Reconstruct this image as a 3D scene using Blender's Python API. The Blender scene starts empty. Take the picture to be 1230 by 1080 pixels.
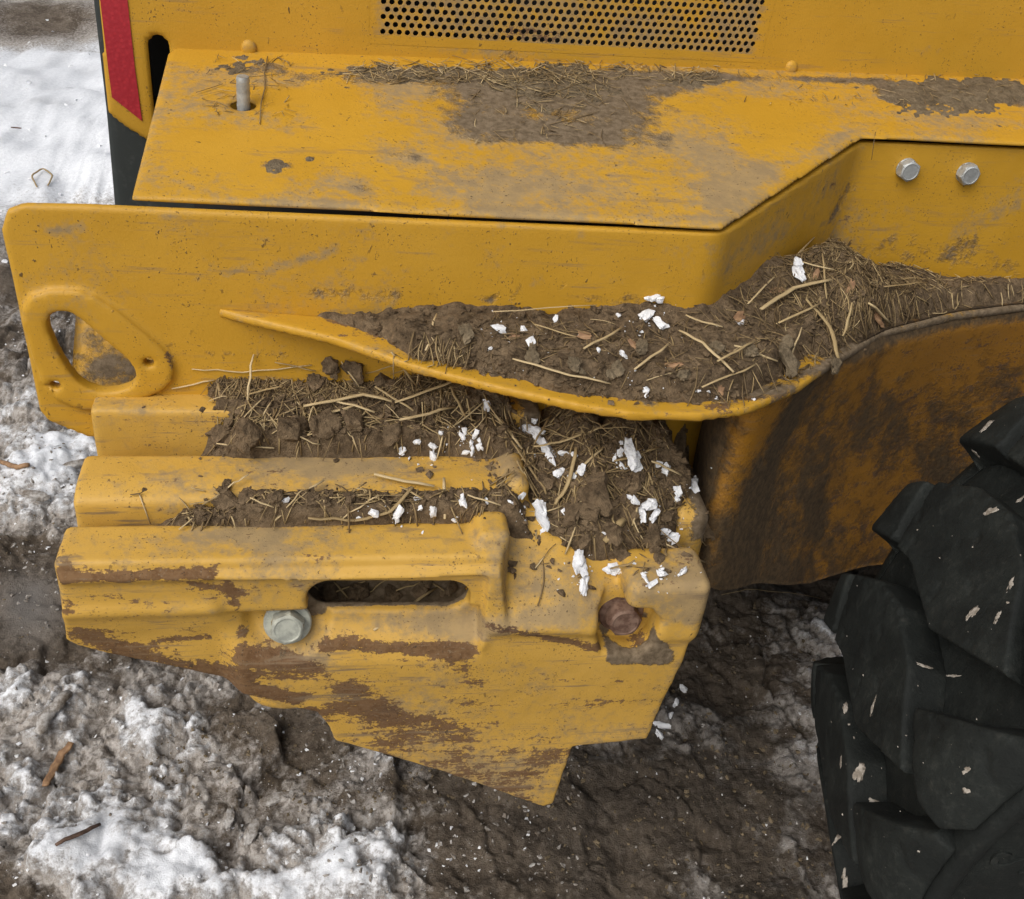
import bpy, bmesh, random
import numpy as np
from math import *
from mathutils import Vector, Matrix
from mathutils.bvhtree import BVHTree

SC = bpy.context.scene
COL = SC.collection
rng = np.random.default_rng(7)
random.seed(7)

# ------------------------------------------------------------------ camera
FPX = 1250.0
PITCH, YAW, ROLL = radians(35), radians(12), radians(7)
CAM = np.array([0.0, 0.0, 1.6])
FW = np.array([sin(YAW)*cos(PITCH), cos(YAW)*cos(PITCH), -sin(PITCH)])
_r0 = np.array([cos(YAW), -sin(YAW), 0.0]); _u0 = np.cross(_r0, FW)
CR = _r0*cos(ROLL) + _u0*sin(ROLL)
CU = -_r0*sin(ROLL) + _u0*cos(ROLL)
cd = bpy.data.cameras.new('camera'); cam = bpy.data.objects.new('camera', cd); COL.objects.link(cam)
M = Matrix.Identity(4)
for i in range(3):
    M[i][0], M[i][1], M[i][2], M[i][3] = CR[i], CU[i], -FW[i], CAM[i]
cam.matrix_world = M
cd.sensor_width = 36.0; cd.lens = 36.0*FPX/1230.0; cd.clip_start = 0.02; cd.clip_end = 500
SC.camera = cam

# ------------------------------------------------------------------ sky, sun, exposure
SUN_EL, SUN_AZ = radians(47), radians(227)      # azimuth clockwise from +y: light from behind the viewer's left
w = bpy.data.worlds.new('World'); SC.world = w; w.use_nodes = True
nt = w.node_tree; nt.nodes.clear()
sky = nt.nodes.new('ShaderNodeTexSky'); sky.sky_type = 'NISHITA'; sky.sun_disc = False
sky.sun_elevation = SUN_EL; sky.sun_rotation = SUN_AZ
sky.air_density = 1.0; sky.dust_density = 6.0; sky.ozone_density = 1.0
hsv = nt.nodes.new('ShaderNodeHueSaturation'); hsv.inputs['Saturation'].default_value = 0.35
bg = nt.nodes.new('ShaderNodeBackground'); bg.inputs['Strength'].default_value = 0.12
out = nt.nodes.new('ShaderNodeOutputWorld')
nt.links.new(sky.outputs[0], hsv.inputs['Color']); nt.links.new(hsv.outputs[0], bg.inputs['Color']); nt.links.new(bg.outputs[0], out.inputs[0])
sl = bpy.data.lights.new('sun', 'SUN'); sl.energy = 1.0; sl.angle = radians(55); sl.color = (1.0, 0.97, 0.92)
so = bpy.data.objects.new('sun', sl); COL.objects.link(so)
sdir = Vector((sin(SUN_AZ)*cos(SUN_EL), cos(SUN_AZ)*cos(SUN_EL), sin(SUN_EL)))
so.rotation_euler = sdir.to_track_quat('Z', 'Y').to_euler(); so.location = sdir*20
SC.view_settings.view_transform = 'Standard'; SC.view_settings.look = 'None'
SC.view_settings.exposure = 0.12; SC.view_settings.gamma = 1.0; SC.view_settings.use_curve_mapping = False

GZ = -0.2                                        # ground level

# ------------------------------------------------------------------ maths helpers
def ray(px, py):
    return FW + CR*(px-615)/FPX + CU*(540-py)/FPX
def on_plane(px, py, p, n):
    d = ray(px, py); n = np.array(n, float)
    return CAM + d*(np.dot(np.array(p, float)-CAM, n)/np.dot(d, n))
def atY(px, py, y): return on_plane(px, py, (0, y, 0), (0, 1, 0))
def atZ(px, py, z): return on_plane(px, py, (0, 0, z), (0, 0, 1))
def ss(a, b, x):
    t = np.clip((np.asarray(x, float)-a)/(b-a), 0, 1); return t*t*(3-2*t)

def _hash(ix, iy, iz):
    h = (ix.astype(np.uint32)*np.uint32(374761393) + iy.astype(np.uint32)*np.uint32(668265263) + iz.astype(np.uint32)*np.uint32(2147483647 ^ 0x5bd1e995))
    h = (h ^ (h >> np.uint32(13)))*np.uint32(1274126177)
    h = h ^ (h >> np.uint32(16))
    h = (h*np.uint32(2246822519)); h ^= h >> np.uint32(15)
    return (h & np.uint32(0xffff)).astype(np.float32)/32767.5 - 1.0
def vnoise(x, y, z=None):
    x = np.asarray(x, np.float32); y = np.asarray(y, np.float32)
    z = np.zeros_like(x) if z is None else np.asarray(z, np.float32) + 0*x
    y = y + 0*x
    fx, fy, fz = np.floor(x), np.floor(y), np.floor(z)
    ix, iy, iz = fx.astype(np.int64)+5000, fy.astype(np.int64)+5000, fz.astype(np.int64)+5000
    tx, ty, tz = x-fx, y-fy, z-fz
    tx, ty, tz = tx*tx*tx*(tx*(tx*6-15)+10), ty*ty*ty*(ty*(ty*6-15)+10), tz*tz*tz*(tz*(tz*6-15)+10)
    r = 0
    for a in (0, 1):
        wa = tx if a else 1-tx
        for b in (0, 1):
            wb = ty if b else 1-ty
            for c in (0, 1):
                wc = tz if c else 1-tz
                r = r + wa*wb*wc*_hash(ix+a, iy+b, iz+c)
    return r
def fbm(x, y, z=None, s=1.0, o=4, gain=.5, lac=2.07, seed=0):
    x = np.asarray(x, np.float32)*s + seed*17.3; y = np.asarray(y, np.float32)*s + seed*5.7
    z = None if z is None else np.asarray(z, np.float32)*s + seed*9.1
    r, a, t = 0, 1.0, 0
    for i in range(o):
        r = r + a*vnoise(x, y, z); t += a; a *= gain
        x = x*lac+13.1; y = y*lac+7.7; z = None if z is None else z*lac+3.3
    return r/t
def poly_sdf(x, y, pts):
    d = np.full(np.shape(x), 1e9, np.float32); inside = np.zeros(np.shape(x), bool)
    n = len(pts)
    for i in range(n):
        ax, ay = pts[i]; bx, by = pts[(i+1) % n]
        ex, ey = bx-ax, by-ay; wx, wy = x-ax, y-ay
        t = np.clip((wx*ex+wy*ey)/(ex*ex+ey*ey+1e-12), 0, 1)
        d = np.minimum(d, (wx-ex*t)**2+(wy-ey*t)**2)
        if ay != by:
            c = ((ay > y) != (by > y)) & (x < ex*(y-ay)/(by-ay)+ax)
            inside ^= c
    d = np.sqrt(d)
    return np.where(inside, -d, d)
def line_dist(x, y, pts):
    d = np.full(np.shape(x), 1e9, np.float32)
    for (ax, ay), (bx, by) in zip(pts[:-1], pts[1:]):
        ex, ey = bx-ax, by-ay; wx, wy = x-ax, y-ay
        t = np.clip((wx*ex+wy*ey)/(ex*ex+ey*ey+1e-12), 0, 1)
        d = np.minimum(d, (wx-ex*t)**2+(wy-ey*t)**2)
    return np.sqrt(d)
def smin(a, b, k):
    h = np.clip(.5+.5*(b-a)/k, 0, 1); return b+(a-b)*h - k*h*(1-h)
def smax(a, b, k): return -smin(-a, -b, k)
def box_sdf(X, Y, Z, lo, hi, r=0.0):
    c = (np.array(lo)+np.array(hi))/2; h = (np.array(hi)-np.array(lo))/2 - r
    qx, qy, qz = np.abs(X-c[0])-h[0], np.abs(Y-c[1])-h[1], np.abs(Z-c[2])-h[2]
    o = np.sqrt(np.maximum(qx, 0)**2+np.maximum(qy, 0)**2+np.maximum(qz, 0)**2)
    return o + np.minimum(np.maximum(np.maximum(qx, qy), qz), 0) - r
def ell_sdf(X, Y, Z, c, r):
    k = np.sqrt(((X-c[0])/r[0])**2+((Y-c[1])/r[1])**2+((Z-c[2])/r[2])**2)
    return (k-1)*min(r)
def shell_sdf(d2, wz, t, r):
    """rounded extrusion: 2-D distance d2, thickness t centred on wz=0, edge radius r"""
    a, b = d2+r, np.abs(wz)-t/2+r
    return np.sqrt(np.maximum(a, 0)**2+np.maximum(b, 0)**2)+np.minimum(np.maximum(a, b), 0)-r

def surface_nets(F, org, h):
    F = F.astype(np.float32); S = F < 0
    nx, ny, nz = F.shape
    cnt = np.zeros((nx-1, ny-1, nz-1), np.uint8)
    sl_ = lambda o, n: slice(o, o+n-1)
    for a in (0, 1):
        for b in (0, 1):
            for c in (0, 1):
                cnt += S[sl_(a, nx), sl_(b, ny), sl_(c, nz)]
    act = np.argwhere((cnt > 0) & (cnt < 8))
    idx = -np.ones(cnt.shape, np.int64); idx[tuple(act.T)] = np.arange(len(act))
    acc = np.zeros((len(act), 3)); num = np.zeros(len(act))
    corners = [(a, b, c) for a in (0, 1) for b in (0, 1) for c in (0, 1)]
    for i, p in enumerate(corners):
        for q in corners[i+1:]:
            if sum(abs(p[k]-q[k]) for k in range(3)) != 1: continue
            f0 = F[act[:, 0]+p[0], act[:, 1]+p[1], act[:, 2]+p[2]]
            f1 = F[act[:, 0]+q[0], act[:, 1]+q[1], act[:, 2]+q[2]]
            m = (f0 < 0) != (f1 < 0)
            t = np.where(m, f0/np.where(m, f0-f1, 1), 0)
            for k in range(3):
                acc[:, k] += np.where(m, p[k]+t*(q[k]-p[k]), 0)
            num += m
    V = (act + acc/num[:, None])*np.array(h) + np.array(org)
    faces = []
    ax_o = {0: (1, 2), 1: (2, 0), 2: (0, 1)}
    for ax in range(3):
        u, v = ax_o[ax]
        s = [slice(1, -1)]*3; s[ax] = slice(0, -1); e = list(s); e[ax] = slice(1, None)
        a, b = S[tuple(s)], S[tuple(e)]
        pos = np.argwhere(a != b)
        if len(pos) == 0: continue
        flip = b[tuple(pos.T)]
        base = pos.copy(); base[:, u] += 1; base[:, v] += 1
        du = np.zeros(3, int); du[u] = 1; dv = np.zeros(3, int); dv[v] = 1
        q = [idx[tuple((base-du*i-dv*j).T)] for i, j in ((0, 0), (1, 0), (1, 1), (0, 1))]
        Q = np.stack(q, 1)
        Q[flip] = Q[flip][:, ::-1]
        faces.append(Q)
    return V, np.concatenate(faces)
def grid3(lo, hi, h):
    h = np.array(h if np.ndim(h) else [h]*3, float)
    n = [int(ceil((hi[k]-lo[k])/h[k]))+1 for k in range(3)]
    ax = [(lo[k]+np.arange(n[k])*h[k]).astype(np.float32) for k in range(3)]
    return (*np.meshgrid(*ax, indexing='ij'), np.array(lo, float), h)

# ------------------------------------------------------------------ object helpers
REG = {}
def new_mesh(name, V, F, mat, attrs=None, smooth=True):
    me = bpy.data.meshes.new(name)
    V = np.asarray(V, np.float32)
    if isinstance(F, np.ndarray):
        k = F.shape[1]
        me.vertices.add(len(V)); me.vertices.foreach_set('co', V.ravel())
        me.loops.add(F.size); me.loops.foreach_set('vertex_index', F.ravel().astype(np.int32))
        me.polygons.add(len(F)); me.polygons.foreach_set('loop_start', np.arange(0, F.size, k, dtype=np.int32))
        me.update(calc_edges=True)
    else:
        me.from_pydata(V.tolist(), [], [list(f) for f in F]); me.update()
    if smooth: me.polygons.foreach_set('use_smooth', np.ones(len(me.polygons), bool))
    me.validate()
    for k2, a in (attrs or {}).items():
        at = me.attributes.new(k2, 'FLOAT', 'POINT'); at.data.foreach_set('value', np.asarray(a, np.float32).ravel())
    me.materials.append(mat)
    return me
def link(name, me, parent=None):
    o = bpy.data.objects.new(name, me); COL.objects.link(o)
    if parent is not None:
        o.parent = parent; o.matrix_parent_inverse = PINV[parent.name]
    return o
PINV = {}
def put(name, V, F, mat, parent=None, attrs=None, smooth=True, reg=True):
    o = link(name, new_mesh(name, V, F, mat, attrs, smooth), parent)
    if parent is not None: PINV[o.name] = Matrix.Identity(4)
    if reg: REG[o.name] = (np.asarray(V, float), F.tolist() if isinstance(F, np.ndarray) else F)
    return o
def tag(o, label=None, cat=None, group=None, kind=None):
    if label: o['label'] = label
    if cat: o['category'] = cat
    if group: o['group'] = group
    if kind: o['kind'] = kind
    return o
def smooth_by_angle(me, deg=35):
    bm = bmesh.new(); bm.from_mesh(me)
    for e in bm.edges:
        if len(e.link_faces) == 2 and e.calc_face_angle(0) > radians(deg): e.smooth = False
    bm.to_mesh(me); bm.free()
class BV:
    def __init__(self, names):
        V, F = [], []; n = 0
        for k in names:
            v, f = REG[k]; V.extend(map(tuple, v)); F.extend([[i+n for i in q] for q in f]); n += len(v)
        self.t = BVHTree.FromPolygons(V, F)
    def hit(self, px, py):
        d = ray(px, py); d = d/np.linalg.norm(d)
        r = self.t.ray_cast(Vector(CAM), Vector(d))
        if r[0] is None: return None
        n = r[1] if r[1].dot(Vector(d)) < 0 else -r[1]
        return np.array(r[0]), np.array(n)
    def down(self, x, y, z=3.0):
        r = self.t.ray_cast(Vector((x, y, z)), Vector((0, 0, -1)))
        return (None if r[0] is None else (np.array(r[0]), np.array(r[1])))

# ------------------------------------------------------------------ materials
class NT:
    def __init__(s, name):
        s.m = bpy.data.materials.new(name); s.m.use_nodes = True
        s.t = s.m.node_tree; s.t.nodes.clear()
        s.o = s.t.nodes.new('ShaderNodeOutputMaterial'); s.b = s.t.nodes.new('ShaderNodeBsdfPrincipled')
        s.t.links.new(s.b.outputs[0], s.o.inputs[0])
        s.tc = s.t.nodes.new('ShaderNodeTexCoord')
    def set(s, sock, v):
        if hasattr(v, 'is_linked'): s.t.links.new(v, sock)
        else: sock.default_value = v
    def noise(s, scale, detail=5, rough=.6, stretch=None, off=0, dist=0, rot=0):
        mp = s.t.nodes.new('ShaderNodeMapping'); s.t.links.new(s.tc.outputs['Object'], mp.inputs[0])
        if stretch: mp.inputs['Scale'].default_value = stretch
        mp.inputs['Location'].default_value = (off, off*.7, off*1.3); mp.inputs['Rotation'].default_value = (0, rot, 0)
        n = s.t.nodes.new('ShaderNodeTexNoise'); s.t.links.new(mp.outputs[0], n.inputs['Vector'])
        n.inputs['Scale'].default_value = scale; n.inputs['Detail'].default_value = detail; n.inputs['Roughness'].default_value = rough
        n.inputs['Distortion'].default_value = dist
        return n.outputs[0]
    def voro(s, scale, feature='F1'):
        n = s.t.nodes.new('ShaderNodeTexVoronoi'); n.feature = feature
        s.t.links.new(s.tc.outputs['Object'], n.inputs['Vector']); n.inputs['Scale'].default_value = scale
        return n
    def math(s, op, a, b=0.0, c=0.0, clamp=False):
        n = s.t.nodes.new('ShaderNodeMath'); n.operation = op; n.use_clamp = clamp
        s.set(n.inputs[0], a); s.set(n.inputs[1], b); s.set(n.inputs[2], c); return n.outputs[0]
    def step(s, v, lo, hi):
        n = s.t.nodes.new('ShaderNodeMapRange'); n.interpolation_type = 'SMOOTHSTEP'
        s.set(n.inputs[0], v); n.inputs[1].default_value = lo; n.inputs[2].default_value = hi
        return n.outputs[0]
    def attr(s, name):
        n = s.t.nodes.new('ShaderNodeAttribute'); n.attribute_name = name; return n.outputs['Fac']
    def mix(s, f, a, b):
        n = s.t.nodes.new('ShaderNodeMix'); n.data_type = 'RGBA'
        s.set(n.inputs[0], f)
        for sk, v in ((n.inputs[6], a), (n.inputs[7], b)):
            if isinstance(v, tuple): sk.default_value = (*v, 1)
            else: s.t.links.new(v, sk)
        return n.outputs[2]
    def bump(s, h, strength, dist=.002, normal=None):
        n = s.t.nodes.new('ShaderNodeBump'); n.inputs['Strength'].default_value = strength; n.inputs['Distance'].default_value = dist
        s.t.links.new(h, n.inputs['Height'])
        if normal is not None: s.t.links.new(normal, n.inputs['Normal'])
        return n.outputs[0]
    def fin(s, col, rough, normal=None, metal=0.0, spec=.5):
        s.set(s.b.inputs['Base Color'], (*col, 1) if isinstance(col, tuple) else col)
        s.set(s.b.inputs['Roughness'], rough); s.b.inputs['Metallic'].default_value = metal
        s.b.inputs['Specular IOR Level'].default_value = spec
        if normal is not None: s.t.links.new(normal, s.b.inputs['Normal'])
        return s.m

YEL = (0.50, 0.268, 0.020); YEL2 = (0.55, 0.30, 0.03)
MUD_X = (0.085, 0.058, 0.034); MUD_L = (0.235, 0.175, 0.115); RUST = (0.095, 0.043, 0.018)
DUST = (0.34, 0.245, 0.125)

def paint_mat(name, speck=.66, base=YEL, dust_gain=1.0, streak=.45, mudc=((.10, .07, .038), (.22, .165, .105)), mudr=(.42, .58), rot=0.0):
    """worn machine paint: attributes mud / dust / rust give where, noise gives the ragged edges"""
    n = NT(name)
    n1 = n.noise(38, 8, .68); n2 = n.noise(210, 4, .65, off=3); n3 = n.noise(9, 5, .6, off=8)
    st = n.noise(24, 8, .75, stretch=(.35, 1, 1.5), off=5, rot=rot); n4 = n.noise(90, 6, .7, off=11)
    col = n.mix(n.step(n3, .3, .7), base, tuple(c*f for c, f in zip(base, (1.08, 1.1, 1.3))))
    # greyish dust film
    du = n.math('ADD', n.math('MULTIPLY', n.attr('dust'), dust_gain), n.math('MULTIPLY', n.math('SUBTRACT', n4, .5), 1.5))
    du = n.math('ADD', du, n.math('MULTIPLY', n.math('SUBTRACT', n1, .5), 1.2))
    duf = n.math('MULTIPLY', n.step(du, .12, .85), .85)
    col = n.mix(duf, col, n.mix(n.step(n1, .35, .65), DUST, (.25, .188, .11)))
    # rust-brown scrapes
    ru = n.math('ADD', n.attr('rust'), n.math('MULTIPLY', n.math('SUBTRACT', st, .5), 2.6))
    ru = n.math('ADD', ru, n.math('MULTIPLY', n.math('SUBTRACT', n2, .5), .9))
    ru = n.math('ADD', ru, n.math('MULTIPLY', n.math('SUBTRACT', n4, .5), 1.3))
    ruf = n.math('MULTIPLY', n.step(ru, .44, .60), .95)
    rcol = n.mix(n.step(n4, .32, .62), RUST, (.165, .090, .042))
    rcol = n.mix(n.math('MULTIPLY', n.step(n2, .56, .70), .7), rcol, (.22, .165, .11))
    rcol = n.mix(n.math('MULTIPLY', n.step(st, .5, .38), .6), rcol, (.045, .022, .016))
    col = n.mix(ruf, col, rcol)
    # faint rubbed streaks
    sk = n.noise(55, 5, .7, stretch=(.12, .6, 1.6), off=41, rot=rot*1.4)
    skf = n.math('MULTIPLY', n.math('MULTIPLY', n.step(sk, .55, .66), n.step(n3, .36, .6)), streak)
    col = n.mix(skf, col, (.22, .155, .09))
    # specks of dirt
    sp = n.math('MULTIPLY', n.step(n.noise(330, 2, .5, off=21), speck, speck+.05), n.step(n.noise(16, 3, .5, off=2), .4, .62))
    sp2 = n.math('MULTIPLY', n.step(n.noise(110, 3, .55, stretch=(1, 1, .6), off=31), speck+.03, speck+.07), n.step(n3, .4, .6))
    spf = n.math('MAXIMUM', sp, sp2)
    col = n.mix(n.math('MULTIPLY', spf, .85), col, (.07, .045, .025))
    # caked mud
    mu = n.math('ADD', n.attr('mud'), n.math('MULTIPLY', n.math('SUBTRACT', n1, .5), 1.1))
    mu = n.math('ADD', mu, n.math('MULTIPLY', n.math('SUBTRACT', n2, .5), .45))
    muf = n.step(mu, *mudr)
    mcol = n.mix(n.step(n4, .3, .7), *mudc)
    col = n.mix(muf, col, mcol)
    h = n.math('ADD', n.math('MULTIPLY', muf, 1.0), n.math('MULTIPLY', n2, .3))
    h = n.math('ADD', h, n.math('MULTIPLY', ruf, -.6))
    h = n.math('ADD', h, n.math('MULTIPLY', n.math('MULTIPLY', ruf, st), 1.2))
    h = n.math('ADD', h, n.math('MULTIPLY', n.math('MULTIPLY', muf, n4), 1.2))
    h = n.math('ADD', h, n.math('MULTIPLY', spf, .5))
    nr = n.bump(h, .55, .0025)
    nr = n.bump(n.noise(30, 3, .5, off=14), .25, .002, nr)
    nr = n.bump(n.noise(420, 3, .6, off=17), .25, .0008, nr)
    dirty = n.math('MAXIMUM', n.math('MAXIMUM', muf, ruf), duf)
    rough = n.math('ADD', n.math('MULTIPLY', dirty, .4), n.math('ADD', .42, n.math('MULTIPLY', n2, .15)))
    return n.fin(col, rough, nr, spec=.4)

M_SHEET = paint_mat('yellow_sheet_paint', .65, mudr=(.34, .70))
M_CAST = paint_mat('worn_casting_paint', .64, base=(0.53, 0.308, 0.05), streak=.85, rot=-.20)
M_LINER = paint_mat('dirty_shaded_paint', .60, base=(0.33, 0.150, 0.013), mudc=((.045, .029, .014), (.12, .076, .034)), mudr=(.22, .78))  # liner's shade put into darker paint and mud colours, on top of real dirt

def soil_mat(name, dark, light, wet=.0, scale=1.0):
    n = NT(name)
    a = n.noise(22*scale, 6, .65); b = n.noise(120*scale, 6, .7, off=4); c = n.noise(420*scale, 3, .6, off=9)
    col = n.mix(n.step(a, .32, .68), dark, light)
    col = n.mix(n.math('MULTIPLY', n.step(b, .45, .75), .6), col, tuple(min(1, v*1.5) for v in light))
    col = n.mix(n.math('MULTIPLY', n.step(b, .5, .25), .75), col, tuple(v*.5 for v in dark))
    h = n.math('ADD', b, n.math('MULTIPLY', c, .5))
    nr = n.bump(h, .8, .006)
    return n.fin(col, n.math('SUBTRACT', .92-wet*.3, n.math('MULTIPLY', a, wet*.3)), nr, spec=.3)
M_MUD = soil_mat('caked_mud', (.078, .052, .028), (.175, .122, .070))
M_MUDL = soil_mat('dry_caked_mud', (.115, .086, .050), (.205, .158, .098))

def straw_mat():
    n = NT('dry_straw')
    oi = n.t.nodes.new('ShaderNodeObjectInfo')
    at = n.attr('tone')
    v = n.math('ADD', at, n.math('MULTIPLY', n.noise(60, 3), .3))
    cr = n.t.nodes.new('ShaderNodeValToRGB'); n.t.links.new(v, cr.inputs[0])
    e = cr.color_ramp.elements
    e[0].position = 0.05; e[0].color = (.07, .045, .022, 1)
    e[1].position = 1.15; e[1].color = (.52, .40, .22, 1)
    x = e.new(.45); x.color = (.20, .135, .062, 1)
    x = e.new(.75); x.color = (.34, .245, .115, 1)
    return n.fin(cr.outputs[0], .65, n.bump(n.noise(300, 3, stretch=(1, 1, 1)), .3, .001), spec=.35)
M_STRAW = straw_mat()

def snow_mat():
    n = NT('snow')
    a = n.noise(90, 5, .65); 
    col = n.mix(n.step(a, .3, .7), (.72, .73, .76), (.86, .87, .89))
    col = n.mix(n.math('MULTIPLY', n.step(n.noise(45, 6, .7, off=3), .56, .72), .75), col, (.40, .34, .27))
    m = n.fin(col, .6, n.bump(n.noise(260, 4, .6), .7, .003), spec=.3)
    n.b.inputs['Subsurface Weight'].default_value = .25; n.b.inputs['Subsurface Radius'].default_value = (.01, .01, .012); n.b.inputs['Subsurface Scale'].default_value = .5
    return m
M_SNOW = snow_mat()

def ice_mat():
    n = NT('dirty_ice')
    a = n.noise(60, 5, .65)
    b_ = n.noise(22, 6, .7, off=5)
    col = n.mix(n.step(n.math('ADD', n.math('MULTIPLY', a, .4), n.math('MULTIPLY', b_, .6)), .40, .62), (.15, .12, .09), (.52, .50, .475))
    return n.fin(col, .55, n.bump(n.noise(160, 5, .65), .6, .004), spec=.4)
M_ICE = ice_mat()

def zinc_mat(name, c1, c2, rough=.5, metal=.8):
    n = NT(name)
    a = n.noise(70, 5, .65); b = n.noise(300, 3)
    return n.fin(n.mix(n.step(a, .35, .65), c1, c2), n.math('ADD', rough, n.math('MULTIPLY', b, .25)), n.bump(n.math('ADD', a, b), .35, .0015), metal=metal)
M_ZINC = zinc_mat('galvanised_steel', (.36, .37, .36), (.52, .54, .53), .42, .6)
M_ZINCD = zinc_mat('dusty_galvanised_steel', (.30, .31, .27), (.46, .47, .40), .55, .3)
M_RUSTY = zinc_mat('rusty_steel', (.10, .05, .032), (.22, .14, .10), .6, .2)
M_BLACK = NT('black_plastic'); _a = M_BLACK.noise(40, 6, .7); M_BLACK = M_BLACK.fin(M_BLACK.mix(M_BLACK.step(_a, .5, .8), (.026, .032, .031), (.075, .08, .075)), .5, M_BLACK.bump(_a, .2, .002))
M_DARK = NT('dark_interior'); M_DARK = M_DARK.fin((.018, .017, .016), .8)
n_ = NT('red_reflective_film'); M_RED = n_.fin(n_.mix(n_.step(n_.voro(150).outputs['Distance'], .1, .6), (.46, .030, .042), (.38, .022, .034)), .38, n_.bump(n_.voro(180).outputs['Distance'], .25, .001))

def rubber_mat():
    n = NT('dirty_tyre_rubber')
    a = n.noise(16, 7, .7); b = n.noise(110, 6, .7, off=6); c = n.noise(300, 3, off=2)
    col = n.mix(n.step(a, .3, .75), (.0042, .0056, .0050), (.0135, .0165, .0145))
    col = n.mix(n.math('MULTIPLY', n.step(n.math('ADD', n.math('MULTIPLY', a, .5), n.math('MULTIPLY', b, .5)), .52, .68), .45), col, (.04, .041, .036))
    col = n.mix(n.math('MULTIPLY', n.step(b, .68, .75), .55), col, (.10, .085, .065))
    d_ = n.noise(48, 8, .75, off=33)
    col = n.mix(n.math('MULTIPLY', n.step(d_, .54, .74), .4), col, (.042, .041, .034))
    h = n.math('ADD', n.math('ADD', b, d_), n.math('MULTIPLY', c, .5))
    return n.fin(col, n.math('ADD', .62, n.math('MULTIPLY', a, .3)), n.bump(h, .5, .003), spec=.3)
M_RUB = rubber_mat()
n_ = NT('dried_splash'); M_SPLASH = n_.fin(n_.mix(n_.step(n_.noise(80), .4, .6), (.20, .17, .135), (.40, .36, .31)), .8, n_.bump(n_.noise(200), .4, .002))
n_ = NT('brown_bark'); M_BARK = n_.fin(n_.mix(n_.step(n_.noise(60), .35, .65), (.06, .035, .025), (.15, .09, .06)), .8, n_.bump(n_.noise(150), .5, .002))
n_ = NT('brown_leaf'); M_LEAF = n_.fin(n_.mix(n_.step(n_.noise(70), .35, .65), (.20, .11, .055), (.34, .20, .10)), .7, n_.bump(n_.noise(150), .4, .002))

def ground_mat():
    n = NT('snow_and_mud')
    a = n.noise(14, 7, .65); b = n.noise(70, 7, .7, off=4); c = n.noise(320, 4, .65, off=9)
    soil = n.mix(n.step(a, .3, .7), (.070, .051, .034), (.165, .128, .092))
    soil = n.mix(n.math('MULTIPLY', n.step(b, .48, .72), .5), soil, (.30, .26, .215))
    soil = n.mix(n.math('MULTIPLY', n.step(b, .5, .3), .5), soil, (.05, .037, .025))
    slush = n.mix(n.step(b, .3, .68), (.215, .185, .155), (.48, .445, .41))
    snow = n.mix(n.step(b, .3, .7), (.66, .68, .715), (.80, .82, .85))
    s = n.math('ADD', n.attr('snow'), n.math('MULTIPLY', n.math('SUBTRACT', b, .5), .8))
    s = n.math('ADD', s, n.math('MULTIPLY', n.math('SUBTRACT', c, .5), .35))
    col = n.mix(n.step(s, .10, .58), soil, slush)
    col = n.mix(n.step(s, .60, 1.02), col, snow)
    shd_ = n.attr('machine_shade')
    col = n.mix(n.math('MULTIPLY', shd_, .75), col, n.mix(n.step(b, .35, .7), (.022, .016, .010), (.075, .060, .045)))  # darkens the ground colour where the machine shades it
    wet = n.attr('wet')
    col = n.mix(wet, col, (.15, .135, .12))
    h = n.math('ADD', b, n.math('MULTIPLY', c, .55))
    h = n.math('MULTIPLY', h, n.math('SUBTRACT', 1.0, n.math('MULTIPLY', n.math('MAXIMUM', wet, n.step(s, .5, .9)), .7)))
    rough = n.math('SUBTRACT', n.math('SUBTRACT', n.math('SUBTRACT', .95, n.math('MULTIPLY', shd_, .2)), n.math('MULTIPLY', n.step(a, .35, .7), .4)), n.math('MULTIPLY', wet, .3))
    return n.fin(col, rough, n.bump(h, .9, .010), spec=.4)
M_GROUND = ground_mat()

# ================================================================== GROUND
BLOBS_SNOW = [  # px, py, rx, ry, amount (+ snow, - bare)
    (60, 150, 140, 120, .6), (70, 60, 60, 25, .25), (50, 12, 90, 22, -1.0), (70, 45, 60, 10, -.25), (15, 330, 40, 40, -.25), (40, 600, 80, 70, .35), (60, 500, 60, 60, .2),
    (40, 440, 50, 50, -.1), (30, 720, 60, 60, -.9), (90, 850, 170, 70, .27), (60, 930, 120, 60, .25), (170, 900, 60, 40, .1), (330, 880, 90, 60, -.75), (300, 1050, 260, 50, .34), (240, 1060, 100, 40, .3), (420, 1070, 80, 30, .3), (350, 985, 90, 25, -.2), (60, 1030, 100, 70, .28),
    (420, 930, 60, 80, -.05), (500, 990, 90, 50, .2), (455, 1000, 70, 50, .35), (20, 1075, 60, 20, -.6), (560, 960, 90, 60, -.6), (620, 1020, 120, 60, -.5), (780, 960, 130, 70, -.8),
    (900, 880, 90, 90, -.15), (865, 860, 40, 60, .35), (930, 940, 40, 50, .25), (870, 790, 90, 60, -.7), (900, 1000, 60, 60, -.15), (830, 1045, 40, 25, .35), (760, 1075, 80, 30, -.2), (150, 980, 60, 60, .15)]
def axis(lo, hi, h, far_lo, far_hi):
    a = list(np.arange(lo, hi, h)); s = h
    x = a[-1]
    while x < far_hi: s *= 1.028 if s < .25 else 1.12; x += s; a.append(x)
    s = h; x = a[0]; pre = []
    while x > far_lo: s *= (1.04 if s < .12 else 1.15); x -= s; pre.append(x)
    return np.array(pre[::-1]+a)
gx = axis(-1.0, 1.45, .0048, -150, 150); gy = axis(.98, 2.4, .0048, -60, 300)
X, Y = np.meshgrid(gx, gy, indexing='ij')
DX, DY = X, Y
snow = .44 + .50*fbm(X, Y, s=2.2, o=5, seed=1) + .38*fbm(X, Y, s=9, o=4, seed=2) + .22*fbm(X, Y, s=30, o=4, seed=14)
wet = np.zeros_like(X)
far = ss(3.2, 5, Y)
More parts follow.
